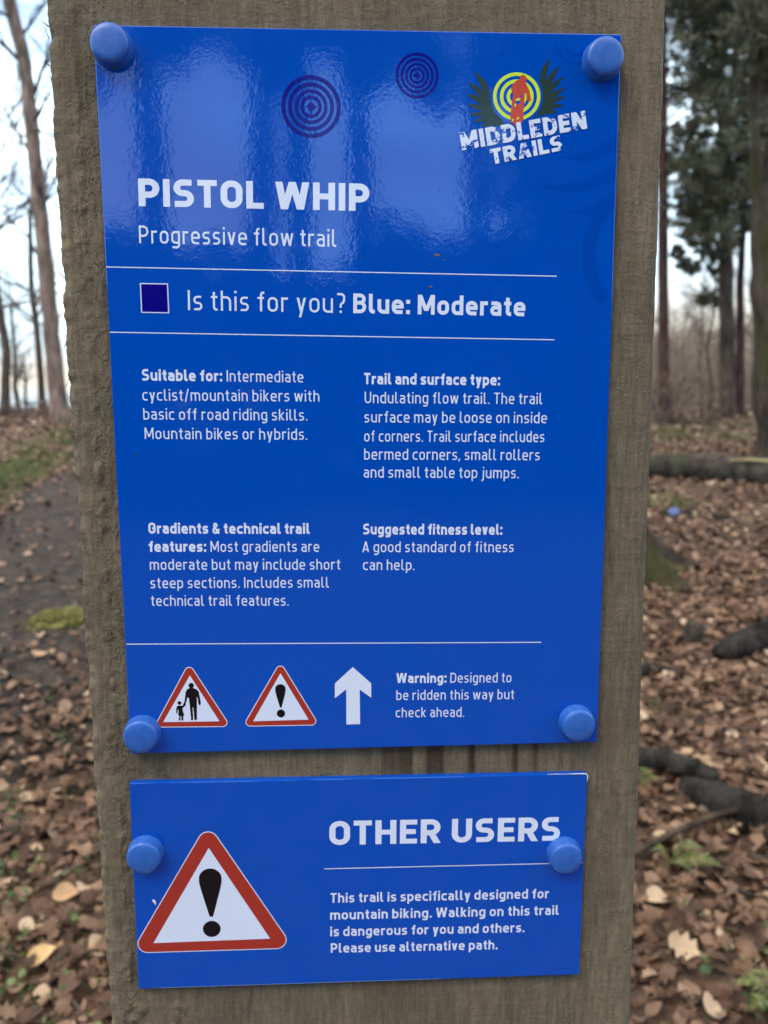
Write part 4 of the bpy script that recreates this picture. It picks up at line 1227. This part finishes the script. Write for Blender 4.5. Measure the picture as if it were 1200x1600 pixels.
def blade_patch(C, rad, per, size, wid, lean=.5):
    """tufts of short upright blades on given ground points"""
    V = []
    for c, r in zip(C, rad):
        a = rng.uniform(0, 2 * np.pi, per); q = r * np.sqrt(rng.random(per))
        o = np.stack([c[0] + np.cos(a) * q, c[1] + np.sin(a) * q, np.full(per, c[2] - .004)], 1)
        d = np.stack([rng.normal(0, lean, per), rng.normal(0, lean, per), np.ones(per)], 1); d /= np.linalg.norm(d, axis=1)[:, None]
        t = rng.uniform(0, 2 * np.pi, per); sd_ = np.stack([np.cos(t), np.sin(t), np.zeros(per)], 1) * wid
        L = rng.uniform(size[0], size[1], (per, 1))
        dr = np.stack([d[:, 0], d[:, 1], np.zeros(per)], 1) * L * .6
        V.append(np.stack([o - sd_, o + sd_, o + d * L * .6 + sd_ * .7, o + d * L * .6 - sd_ * .7], 1).reshape(-1, 3))
        V.append(np.stack([o + d * L * .6 - sd_ * .7, o + d * L * .6 + sd_ * .7, o + d * L + dr + sd_ * .15, o + d * L + dr - sd_ * .15], 1).reshape(-1, 3))
    V = np.concatenate(V); return V, np.arange(len(V)).reshape(-1, 4)
# moss cushion running out along the root
C = []
for i in range(26):
    t = random.uniform(.2, .62); a = .30 + random.gauss(0, .12)
    C.append((math.cos(a) * t, math.sin(a) * t - .03, max(.0, .25 * (1 - t / .6)) + .0))
V, F = blade_patch(C, [.05] * len(C), 40, (.02, .05), .006, .7)
npmesh('moss_tips', V, F, MAT['moss'], root)

for px_, Y_, hh, lab in ((1108, 24, 4.6, 'slim bare sapling in the gap just left of the grey brown pine'), (1088, 28, 4.2, 'thin bare tree in the brown thicket between the red pine and the grey pine'), (1066, 32, 4.4, 'faint bare tree deep in the thicket right of the red pine'), (1178, 27, 4.6, 'bare sapling seen between the crooked stem and the thick trunk')):
    bare_tree(far_base(px_, Y_), hh, .05, lab, depth=4, n=18, lo=.3)
# --- woodland masses: the far wood beyond the pines and the thicket at the viewer's back
def far_wood():
    mb = MB()
    def stem(x, y, hh, r):
        z = h(x, y)
        p0 = Vector((x, y, z - .1)); d = Vector((random.gauss(0, .05), random.gauss(0, .05), 1)).normalized()
        pts = [p0 + d * hh * t + Vector((random.gauss(0, .02), 0, 0)) * hh for t in (0, .35, .7, 1)]
        mb.tube(pts, [r, r * .8, r * .5, r * .15], 3, cap=False)
        for i in range(16):
            t = random.uniform(.12, 1); a = random.uniform(0, 6.28)
            b = p0 + d * hh * t; e_ = Vector((math.cos(a), math.sin(a), random.uniform(.2, 1.3))).normalized()
            L = hh * random.uniform(.12, .3)
            mid = b + e_ * L * .5; tip = b + e_ * L + Vector((random.gauss(0, .1), random.gauss(0, .1), random.gauss(.05, .1))) * L
            mb.tube([b, mid, tip], [r * .35, r * .22, r * .07], 3, cap=False)
            for q in range(2):
                mb.tube([mid, mid + (e_ + Vector([random.gauss(0, .5) for _ in '123'])).normalized() * L * .5], [r * .2, r * .05], 3, cap=False)
    for i in range(640):                                   # right
        Y = 22 + 50 * random.random() ** .8
        x = at(random.uniform(985, 1330), 640, Y).x
        stem(x, Y, random.uniform(1.0, 2.9) * (1 + .035 * (Y - 22)), random.uniform(.025, .05) * (1 + .02 * (Y - 22)))
    for i in range(150):                                   # behind the post and on the left, lower
        Y = 32 + 60 * random.random()
        x = at(random.uniform(-160, 980), 640, Y).x
        stem(x, Y, random.uniform(.5, 1.1), random.uniform(.03, .05))
    for i in range(420):                                   # the rest of the wood: out of the picture to either side and behind the post
        px_ = random.choice((random.uniform(170, 960), random.uniform(170, 960), random.uniform(-1100, -170), random.uniform(1330, 2300)))
        Y = 22 + 42 * random.random()
        stem(at(px_, 640, Y).x, Y, random.uniform(1.6, 5.5), random.uniform(.03, .07))
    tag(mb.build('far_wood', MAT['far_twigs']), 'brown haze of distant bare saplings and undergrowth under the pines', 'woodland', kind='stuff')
far_wood()

def thicket():
    C, Rr = [], []
    for i in range(520):
        a = random.uniform(-1.35, 1.35); d = random.uniform(9, 13)
        x, y = math.sin(a) * d, -math.cos(a) * d
        z = h(x, y)
        top = 2.75 + .7 * float(vnoise(a * 4, 0.3, 77, 2))
        C.append((x, y, z + random.uniform(.1, max(.3, top - z)))); Rr.append(random.uniform(.5, .8))
    for i in range(60):                                    # taller evergreens at one side
        x, y = random.uniform(2.35, 4.6), random.uniform(-11.5, -9.5)
        C.append((x, y, h(x, y) + random.uniform(2, 7.5))); Rr.append(random.uniform(.5, .8))
    V, F = tuft_cloud(C, Rr, 110, (.22, .40), .09, .8)
    tag(npmesh('thicket', V, F, MAT['holly']), 'dark evergreen thicket at the viewer back, mirrored low in the signs', 'woodland', kind='stuff')
thicket()

def back_pines():
    root = empty('pine_tree', (0, 0, 0))
    tag(root, 'pine at the viewer back that shows only as a streak mirrored in the tall sign', 'tree', 'pines behind the viewer')
    pts = [Vector((random.gauss(0, .03), random.gauss(0, .03), z)) for z in (-.2, 1, 3, 5, 7, 9, 11.5)]
    t = trunk_part(pts, [.24, .19, .175, .16, .13, .10, .03], MAT['bark_dark'], root)
    C, Rr = [], []
    for i in range(64):
        z = random.uniform(5.6, 12); a = random.uniform(0, 6.28); q = random.uniform(.3, 2.3) * (1.1 - .6 * (z - 5) / 7)
        C.append((math.cos(a) * q, math.sin(a) * q, z)); Rr.append(random.uniform(.35, .65))
    V, F = tuft_cloud(C, Rr, 60, (.25, .45), .05)
    fo = npmesh('foliage', V, F, MAT['needles'], root)
    spots = [(-5.6, -13.0, 1.0), (-2.45, -10.8, 1.1), (-1.15, -11.4, 1.15), (-.62, -13.4, 1.2), (.42, -11.6, 1.0), (2.2, -12.6, 1.15), (5.4, -12.0, 1.1), (8.2, -11.5, 1.1), (-9.0, -11, 1.0), (-7.5, -7.5, 1.05), (8.5, -7.0, 1.0)]
    for i, (x, y, sc) in enumerate(spots):
        if i == 0: o = root
        else:
            o = root.copy(); COL.objects.link(o)
            for c in (t, fo):
                q = c.copy(); COL.objects.link(q); q.parent = o
        o.location = (x, y, h(x, y)); o.rotation_euler = (random.uniform(-.03, .03), random.uniform(-.03, .03), random.uniform(0, 6.28)); o.scale = (sc, sc, sc)
back_pines()

# ------------------------------------------------------------------ leaf litter and low growth
def leaf_template(seed):
    r_ = np.random.default_rng(seed)
    nl = 8
    t = np.linspace(0, 1, nl)
    prof = np.sin(np.pi * np.clip(t * .93 + .05, 0, 1)) ** .8 * r_.uniform(.26, .40)
    if seed % 2: prof = prof * (1 + .32 * np.where(np.arange(nl) % 2, 1, -1) * (t > .1) * (t < .95))
    curl, fold, tw = r_.uniform(-1.6, 1.6), r_.uniform(-.2, .9), r_.uniform(-.9, .9)
    V = []
    for i in range(nl):
        a = curl * (t[i] - .5)
        x = math.sin(a) / (curl if abs(curl) > .1 else .1) if abs(curl) > .1 else t[i] - .5
        z = (1 - math.cos(a)) / curl if abs(curl) > .1 else 0
        for sgn in (-1, 0, 1):
            wv = prof[i] * sgn; ang = tw * (t[i] - .5)
            V.append((x, wv * math.cos(ang), z + fold * abs(wv) * .6 + wv * math.sin(ang) + r_.normal(0, .012)))
    V = np.array(V)
    V[:, 2] -= V[:, 2].min()
    F = []
    for i in range(nl - 1):
        for j in range(2):
            a = i * 3 + j; F.append((a, a + 1, a + 4, a + 3))
    return V, np.array(F)
TPL = [leaf_template(i) for i in range(14)]
def leaves_mesh(x, y, size, lift, tilt=.45):
    n = len(x)
    k = rng.integers(0, len(TPL), n)
    TV = np.stack([t[0] for t in TPL]); TF = TPL[0][1]
    V = TV[k] * size[:, None, None]
    a = rng.uniform(0, 2 * np.pi, n); tx, ty = rng.normal(0, tilt, n), rng.normal(0, tilt, n)
    flip = np.where(rng.random(n) < .5, -1, 1)
    V[:, :, 2] *= flip[:, None]
    V[:, :, 2] -= V[:, :, 2].min(1)[:, None]
    X, Y_, Z = V[..., 0], V[..., 1], V[..., 2]
    Y2 = Y_ * np.cos(tx)[:, None] - Z * np.sin(tx)[:, None]; Z2 = Y_ * np.sin(tx)[:, None] + Z * np.cos(tx)[:, None]
    X2 = X * np.cos(ty)[:, None] + Z2 * np.sin(ty)[:, None]; Z3 = -X * np.sin(ty)[:, None] + Z2 * np.cos(ty)[:, None]
    Z3 = Z3 - .5 * Z3.min(1)[:, None]
    Xw = X2 * np.cos(a)[:, None] - Y2 * np.sin(a)[:, None] + x[:, None]; Yw = X2 * np.sin(a)[:, None] + Y2 * np.cos(a)[:, None] + y[:, None]
    Zw = Z3 + (H(x, y) + lift)[:, None]
    P = np.stack([Xw, Yw, Zw], -1).reshape(-1, 3)
    F = (TF[None] + (np.arange(n) * TV.shape[1])[:, None, None]).reshape(-1, 4)
    return P, F
def scatter(y0, y1, dens, slope=.92, pad=1.1):
    A = (slope * (y0 + y1) / 2 + pad) * 2 * (y1 - y0)
    n = int(A * dens * 1.15)
    y = rng.uniform(y0, y1, n); x = rng.uniform(-1, 1, n) * (slope * y1 + pad)
    k = np.abs(x) < slope * y + pad
    return x[k], y[k]
def litter():
    xs, ys, sz = [], [], []
    for y0, y1, dn, s0, s1 in ((0.35, 1.6, 1700, .020, .060), (1.6, 3.2, 1450, .022, .064), (3.2, 5.5, 700, .03, .08), (5.5, 9, 320, .04, .09), (9, 14, 110, .055, .12), (14, 23, 36, .08, .15)):
        x, y = scatter(y0, y1, dn)
        d = path_dist(x, y)
        pr = np.clip((d - .6) / .6, 0, 1) * .96 + .04
        pr = np.maximum(pr, np.clip((4.3 - y) / 1.7, 0, 1) * .62 + .12 * (vnoise(x * 2.2, y * 2.2, 61, 2) > .1))
        # grassy strip beyond the path and the mossy right-hand foot of the pines stay more open
        k = rng.random(len(x)) < pr
        xs.append(x[k]); ys.append(y[k]); sz.append(rng.uniform(s0, s1, k.sum()))
    x, y, s_ = map(np.concatenate, (xs, ys, sz))
    keep = ~((x > PX0 - .03) & (x < PX1 + .03) & (y > -.03) & (y < PTH + .04))
    x, y, s_ = x[keep], y[keep], s_[keep]
    V, F = leaves_mesh(x, y, s_, rng.uniform(.0, .028, len(x)) + .02 * (path_dist(x, y) < 1.1))
    tag(npmesh('leaf_litter', V, F, MAT['litter']), 'brown and tan fallen leaves carpeting the wood floor', 'leaf litter', kind='stuff')
litter()

def path_crumbs():
    n = 1500
    y = rng.uniform(2.6, 16, n); x = rng.uniform(-4.8, -.4, n)
    k = path_dist(x, y) < 1.15
    x, y = x[k], y[k]
    V, F = leaves_mesh(x, y, rng.uniform(.008, .034, len(x)), np.full(len(x), .022), .5)
    tag(npmesh('leaf_crumbs', V, F, MAT['litter']), 'broken bits of dead leaf trodden into the dark path', 'leaf litter', kind='stuff')
path_crumbs()
def twig_litter():
    mb = MB()
    x, y = scatter(.7, 3.0, 34); x2, y2 = scatter(3, 9, 9)
    for a, b in zip(np.concatenate([x, x2]), np.concatenate([y, y2])):
        if PX0 - .05 < a < PX1 + .05 and -.05 < b < .16: continue
        L = random.uniform(.03, .16); t = random.uniform(0, 6.28); z = h(a, b) + random.uniform(.012, .04)
        d = Vector((math.cos(t), math.sin(t), random.gauss(0, .12))) * L
        p = Vector((a, b, z)); m_ = p + d * .5 + Vector([random.gauss(0, .06) * L for _ in '123'])
        r_ = random.uniform(.0012, .0035)
        mb.tube([p, m_, p + d], [r_, r_ * .9, r_ * .5], 5)
    tag(mb.build('twig_litter', MAT['stick']), 'thin broken twigs strewn among the fallen leaves', 'twigs', kind='stuff')
twig_litter()

def spots_px(px0, px1, py0, py1, n):
    out = []
    for i in range(n):
        g = ground_at(random.uniform(px0, px1), random.uniform(py0, py1)); out.append((g.x, g.y, g.z + .01))
    return out
C = []
for i in range(330):
    x = random.uniform(-80, 118); y = 742 - x * .42 + random.gauss(0, 15)
    if vnoise(x / 25, y / 9, 5, 2) > -.25: C += spots_px(x, x, y, y, 1)
V, F = blade_patch(C, [.22] * len(C), 46, (.03, .10), .006, .7)
tag(npmesh('grass_verge', V, F, MAT['grass']), 'strip of yellow green grass beside the path on the left', 'grass', kind='stuff')
C = spots_px(1010, 1075, 655, 690, 40) + spots_px(1075, 1190, 652, 688, 36) + spots_px(1020, 1075, 775, 795, 12)
V, F = blade_patch(C, [.28] * len(C), 30, (.03, .10), .007, .7)
tag(npmesh('grass_patches', V, F, MAT['grass']), 'thin green grass under the pines on the right', 'grass', kind='stuff')
# small green plants among the leaves, lower left and lower right
xs, ys = [], []
for a, b, c_, d_, n in ((-40, 165, 1240, 1620, 44), (60, 140, 1070, 1180, 4), (985, 1230, 1300, 1620, 5), (1180, 1230, 1560, 1620, 5)):
    for q in spots_px(a, b, c_, d_, n):
        for i in range(random.randint(4, 11)):
            xs.append(q[0] + random.gauss(0, .045)); ys.append(q[1] + random.gauss(0, .045))
xs, ys = np.array(xs), np.array(ys)
V, F = leaves_mesh(xs, ys, rng.uniform(.010, .030, len(xs)), rng.uniform(.01, .045, len(xs)), .8)
tag(npmesh('ground_cover', V, F, MAT['greens']), 'small green plants growing up through the fallen leaves', 'ground cover', kind='stuff')

# leaves that stand out one by one
def one_leaf(px, py, size, mat, label, tpl, rz, tilt=(.2, .1)):
    g = ground_at(px, py)
    V, F = TPL[tpl]
    mb = MB(); mb.add([tuple(v * size) for v in V], [tuple(f) for f in F])
    mb.tube([(size * .5, 0, V[-2][2] * size), (size * .62, size * .02, V[-2][2] * size + .004), (size * .74, size * .05, V[-2][2] * size)], [.0016, .0012, .001], 5)
    o = mb.build('fallen_leaf', MAT[mat], smooth=True)
    o.location = (g.x, g.y, g.z + .035); o.rotation_euler = (tilt[0], tilt[1], rz)
    tag(o, label, 'leaf')
one_leaf(66, 1516, .072, 'leaf_yellow', 'bright yellow tan fallen leaf lying at the lower left, largest of the pale leaves', 2, .5, (.5, -.3))
one_leaf(104, 1416, .066, 'leaf_tan', 'long pale tan fallen leaf among green plants left of the small sign', 4, .1, (.5, 0))
one_leaf(44, 1466, .05, 'leaf_cream', 'small cream fallen leaf just above the bright yellow one', 6, -.5, (.5, .1))
one_leaf(1148, 1322, .06, 'leaf_cream', 'pale cream leaf below the bent stick on the right', 8, 1.3, (.4, .2))
one_leaf(1068, 1502, .075, 'leaf_cream', 'curled pale tan leaf right of the lower post edge', 5, -.7, (.5, .2))
one_leaf(1024, 1424, .06, 'leaf_cream', 'pale leaf close to the right post edge beside the fern', 10, -.5, (.4, 0))
one_leaf(62, 1032, .085, 'leaf_tan', 'orange tan leaf lying on the dark path below the moss', 12, .4, (.3, .2))

# ------------------------------------------------------------------ logs, sticks, ferns, moss, litter
def lay(pxs, rad, lift=0.6):
    P = []
    for (x, y), r in zip(pxs, rad):
        g = ground_at(x, y); P.append(Vector((g.x, g.y, g.z + r * lift)))
    return P
def log(name, label, cat, P, rad, mat, n=16, sub=6, wob=.07, stubs=()):
    o0 = P[0].copy()
    Q, Rr = [], []
    for i in range(len(P) - 1):
        for q in range(sub):
            t = q / sub; Q.append(P[i].lerp(P[i + 1], t) - o0 + Vector([random.gauss(0, rad[i] * .06) for _ in '123'])); Rr.append((rad[i] * (1 - t) + rad[i + 1] * t) * random.uniform(.93, 1.07))
    Q.append(P[-1] - o0); Rr.append(rad[-1])
    mb = MB(); mb.tube(Q, Rr, n, wob=wob)
    for i, d, L, r in stubs: mb.tube([Q[i], Q[i] + Vector(d) * L * .5 + Vector((0, 0, .1 * L)), Q[i] + Vector(d) * L], [r, r * .8, r * .5], 7, wob=.1)
    root = empty(name, o0); tag(root, label, cat)
    mb.build('bark', MAT[mat], root, smooth=True)
    return root
P = lay([(960, 742), (1080, 746), (1200, 756), (1330, 768)], [.20, .20, .21, .21], .75)
r_ = log('fallen_log', 'long mossy fallen log lying across the wood floor before the thick trunk', 'log', P, [.17, .19, .20, .19], 'log', 22, 9, .10)
mb = MB()
a, b = P[2] - P[0], P[3] - P[0]
d = (b - a).normalized()
mb.tube([a - d * .55 + Vector((0, -.13, .125)), a - d * .3 + Vector((0, -.15, .15)), a + Vector((0, -.15, .15)), a + d * .4 + Vector((0, -.14, .13))], [.008, .026, .024, .008], 8, wob=.15)
mb.build('bare_wood', plain_leaf('bare_wood', (0.30, 0.23, 0.09)), r_)
P = lay([(1118, 1030), (1150, 1024), (1200, 1012), (1300, 1000)], [.05, .08, .09, .09])
log('rotten_log', 'dark rotten log end at the right edge above the forked branch', 'log', P, [.035, .075, .095, .09], 'rotten', 14, 5, .10)
P = lay([(975, 1212), (1030, 1208), (1085, 1222), (1122, 1234)], [.04, .04, .035, .03], 1.3)
log('rotten_branch', 'grey weathered slab of branch jutting out beside the post on the right', 'branch', P, [.045, .042, .036, .02], 'rotten', 12, 5, .12)
P = lay([(1070, 1240), (1105, 1262), (1150, 1285), (1190, 1292), (1240, 1282)], [.04, .06, .065, .05, .04])
log('rotten_log', 'short blackish rotten log below the grey slab of branch', 'log', P, [.035, .055, .065, .055, .03], 'rotten', 12, 5, .14, [(8, (.3, -.7, .65), .11, .012), (14, (.2, -.3, .9), .09, .01)])
P = lay([(950, 1392), (1000, 1356), (1050, 1330), (1110, 1306), (1160, 1294), (1215, 1284), (1300, 1276)], [.010, .010, .010, .011, .012, .012, .012], 5.5)
log('bent_stick', 'long thin bent grey stick lying on leaves right of the post', 'stick', P, [.006, .008, .009, .010, .010, .010, .009], 'bark_grey', 8, 6, .08, [(24, (.1, -.3, .9), .06, .004)])
P = lay([(990, 1064), (1012, 1052), (1040, 1056), (1066, 1068)], [.03, .03, .025, .02], .7)
log('root', 'dark curved root breaking the leaves beside the post', 'root', P, [.035, .034, .028, .012], 'rotten', 10, 5, .1)
P = lay([(1030, 808), (1080, 808), (1130, 812), (1190, 822)], [.03, .03, .025, .02], .8)
log('fallen_branch', 'thin dark fallen branch on the floor behind the blue wrapper', 'branch', P, [.035, .034, .03, .02], 'rotten', 8, 5, .1)
P = lay([(1080, 850), (1120, 852), (1160, 850), (1200, 846)], [.02] * 4, .8)
log('fallen_branch', 'short reddish fallen stick in the leaves below the blue wrapper', 'branch', P, [.012, .02, .018, .008], 'bark_red', 8, 5, .1)
P = lay([(-30, 1192), (20, 1186), (60, 1176), (105, 1156)], [.008] * 4, 1.0)
log('twig', 'thin curved twig on the dark soil at the left', 'twig', P, [.006, .008, .007, .003], 'bark_dark', 6, 5, .1)
P = lay([(90, 1062), (104, 1085), (120, 1104)], [.01] * 3, 1.5)
log('twig', 'short brown twig on the path near the post', 'twig', P, [.008, .01, .005], 'stick', 6, 5, .1)
P = lay([(985, 768), (1010, 766), (1040, 766)], [.02] * 3, 1)
log('pale_stick', 'short pale bleached stick at the post edge above the mossy patch', 'stick', P, [.02, .024, .012], 'stick', 8, 4, .1)
# little stub of a broken stump
g = ground_at(1082, 1004); mb = MB()
mb.tube([(0, 0, -.03), (0, 0, .03), (.004, .0, .08), (.01, 0, .115), (.012, 0, .118)], [.075, .062, .055, .050, .02], 14, wob=.09)
root = empty('tree_stump', g, (.25, -.2, .3)); tag(root, 'small broken brown stump poking out of the leaves right of the post', 'stump')
mb.build('wood', MAT['log'], root, smooth=True)

def moss_clump(px, py, rx, ry, hz, label):
    g = ground_at(px, py)
    root = empty('moss_clump', g); tag(root, label, 'moss')
    mb = MB(); n, k = 26, 8; vs = []
    for i in range(k):
        f = i / (k - 1); rr = math.cos(f * math.pi / 2)
        for j in range(n):
            a = 2 * math.pi * j / n; q = rr * (1 + .18 * math.sin(3 * a + 1) + .08 * math.sin(7 * a))
            vs.append((math.cos(a) * q * rx, math.sin(a) * q * ry, hz * math.sin(f * math.pi / 2) * (1 + .15 * math.sin(5 * a) * rr) - .02))
    mb.add(vs, [(i * n + j, i * n + (j + 1) % n, (i + 1) * n + (j + 1) % n, (i + 1) * n + j) for i in range(k - 1) for j in range(n)])
    mb.build('mound', MAT['moss'], root, smooth=True)
    C = []
    for i in range(70):
        a = random.uniform(0, 6.28); q = random.random() ** .5
        C.append((math.cos(a) * q * rx, math.sin(a) * q * ry, hz * math.sqrt(max(0, 1 - q * q)) - .015))
    V, F = blade_patch(C, [.045] * len(C), 30, (.015, .04), .005, .8)
    npmesh('moss_tips', V, F, MAT['moss'], root)
moss_clump(104, 972, .20, .14, .075, 'yellow green mound of moss at the path edge left of the post')
C = spots_px(40, 150, 962, 992, 26)
V, F = blade_patch(C, [.05] * len(C), 26, (.012, .035), .005, .8)
tag(npmesh('moss_patch', V, F, MAT['moss']), 'thin moss spreading over the soil round the mossy mound', 'moss', kind='stuff')

def fern(px, py, fronds, label):
    g = ground_at(px, py)
    root = empty('fern', (g.x, g.y, g.z + .015)); tag(root, label, 'fern')
    for az, L, rise in fronds:
        mb = MB()
        pts = []
        for i in range(13):
            t = i / 12
            pts.append(Vector((math.cos(az) * L * t, math.sin(az) * L * t, .02 + rise * math.sin(t * math.pi * .8))))
        mb.tube(pts, [.0018 * (1 - .7 * i / 12) for i in range(13)], 5)
        sd_ = Vector((-math.sin(az), math.cos(az), 0))
        for i in range(2, 13):
            t = i / 12; ln = L * .30 * math.sin(math.pi * min(1, t * .9 + .12)) + .004
            for sg in (-1, 1):
                d = (sd_ * sg + (pts[i] - pts[i - 1]).normalized() * .45 + Vector((0, 0, random.uniform(-.25, .1)))).normalized()
                u = d.cross(Vector((0, 0, 1))).normalized(); wv = L / 12 * .42
                p = pts[i]
                vs = [p - u * wv * .6, p + u * wv * .6, p + d * ln * .35 + u * wv, p + d * ln * .35 - u * wv, p + d * ln * .7 + u * wv * .7 - Vector((0, 0, ln * .06)), p + d * ln * .7 - u * wv * .7 - Vector((0, 0, ln * .06)), p + d * ln - Vector((0, 0, ln * .15))]
                mb.add(vs, [(0, 1, 2, 3), (3, 2, 4, 5), (5, 4, 6)])
        mb.build('frond', MAT['fern'], root)
fern(1046, 1368, [(.2, .10, .05), (-.45, .13, .04), (2.6, .05, .04), (-1.1, .07, .03)], 'yellow green fern growing below the bent stick')
fern(1212, 1604, [(2.5, .085, .05), (1.7, .08, .05), (3.4, .08, .04), (.6, .09, .05)], 'green fern in the bottom right corner')
fern(1004, 1244, [(1.2, .07, .04), (.2, .06, .03), (2.2, .06, .04)], 'tiny bright green fern at the post edge under the grey branch')

# crumpled wrapper
g = ground_at(1051, 808); mb = MB(); n = 12; vs = []
for i in range(n):
    for j in range(n):
        u, v = i / (n - 1) - .5, j / (n - 1) - .5
        vs.append((u * .12 + random.gauss(0, .004), v * .07 + random.gauss(0, .004), .05 + .045 * math.cos(u * 3) * math.cos(v * 4) + random.gauss(0, .014)))
fs = [(i * n + j, (i + 1) * n + j, (i + 1) * n + j + 1, i * n + j + 1) for i in range(n - 1) for j in range(n - 1)]
mb.add(vs, fs)
for q in range(len(mb.m)):
    if random.random() < .35: mb.m[q] = 1
o = mb.build('litter_wrapper', [MAT['wrapper'], MAT['wrapper_pale']])
o.location = (g.x, g.y, g.z + .01); o.rotation_euler = (.35, 0, .2)
tag(o, 'crumpled blue and white plastic wrapper dropped on the wood floor', 'litter')
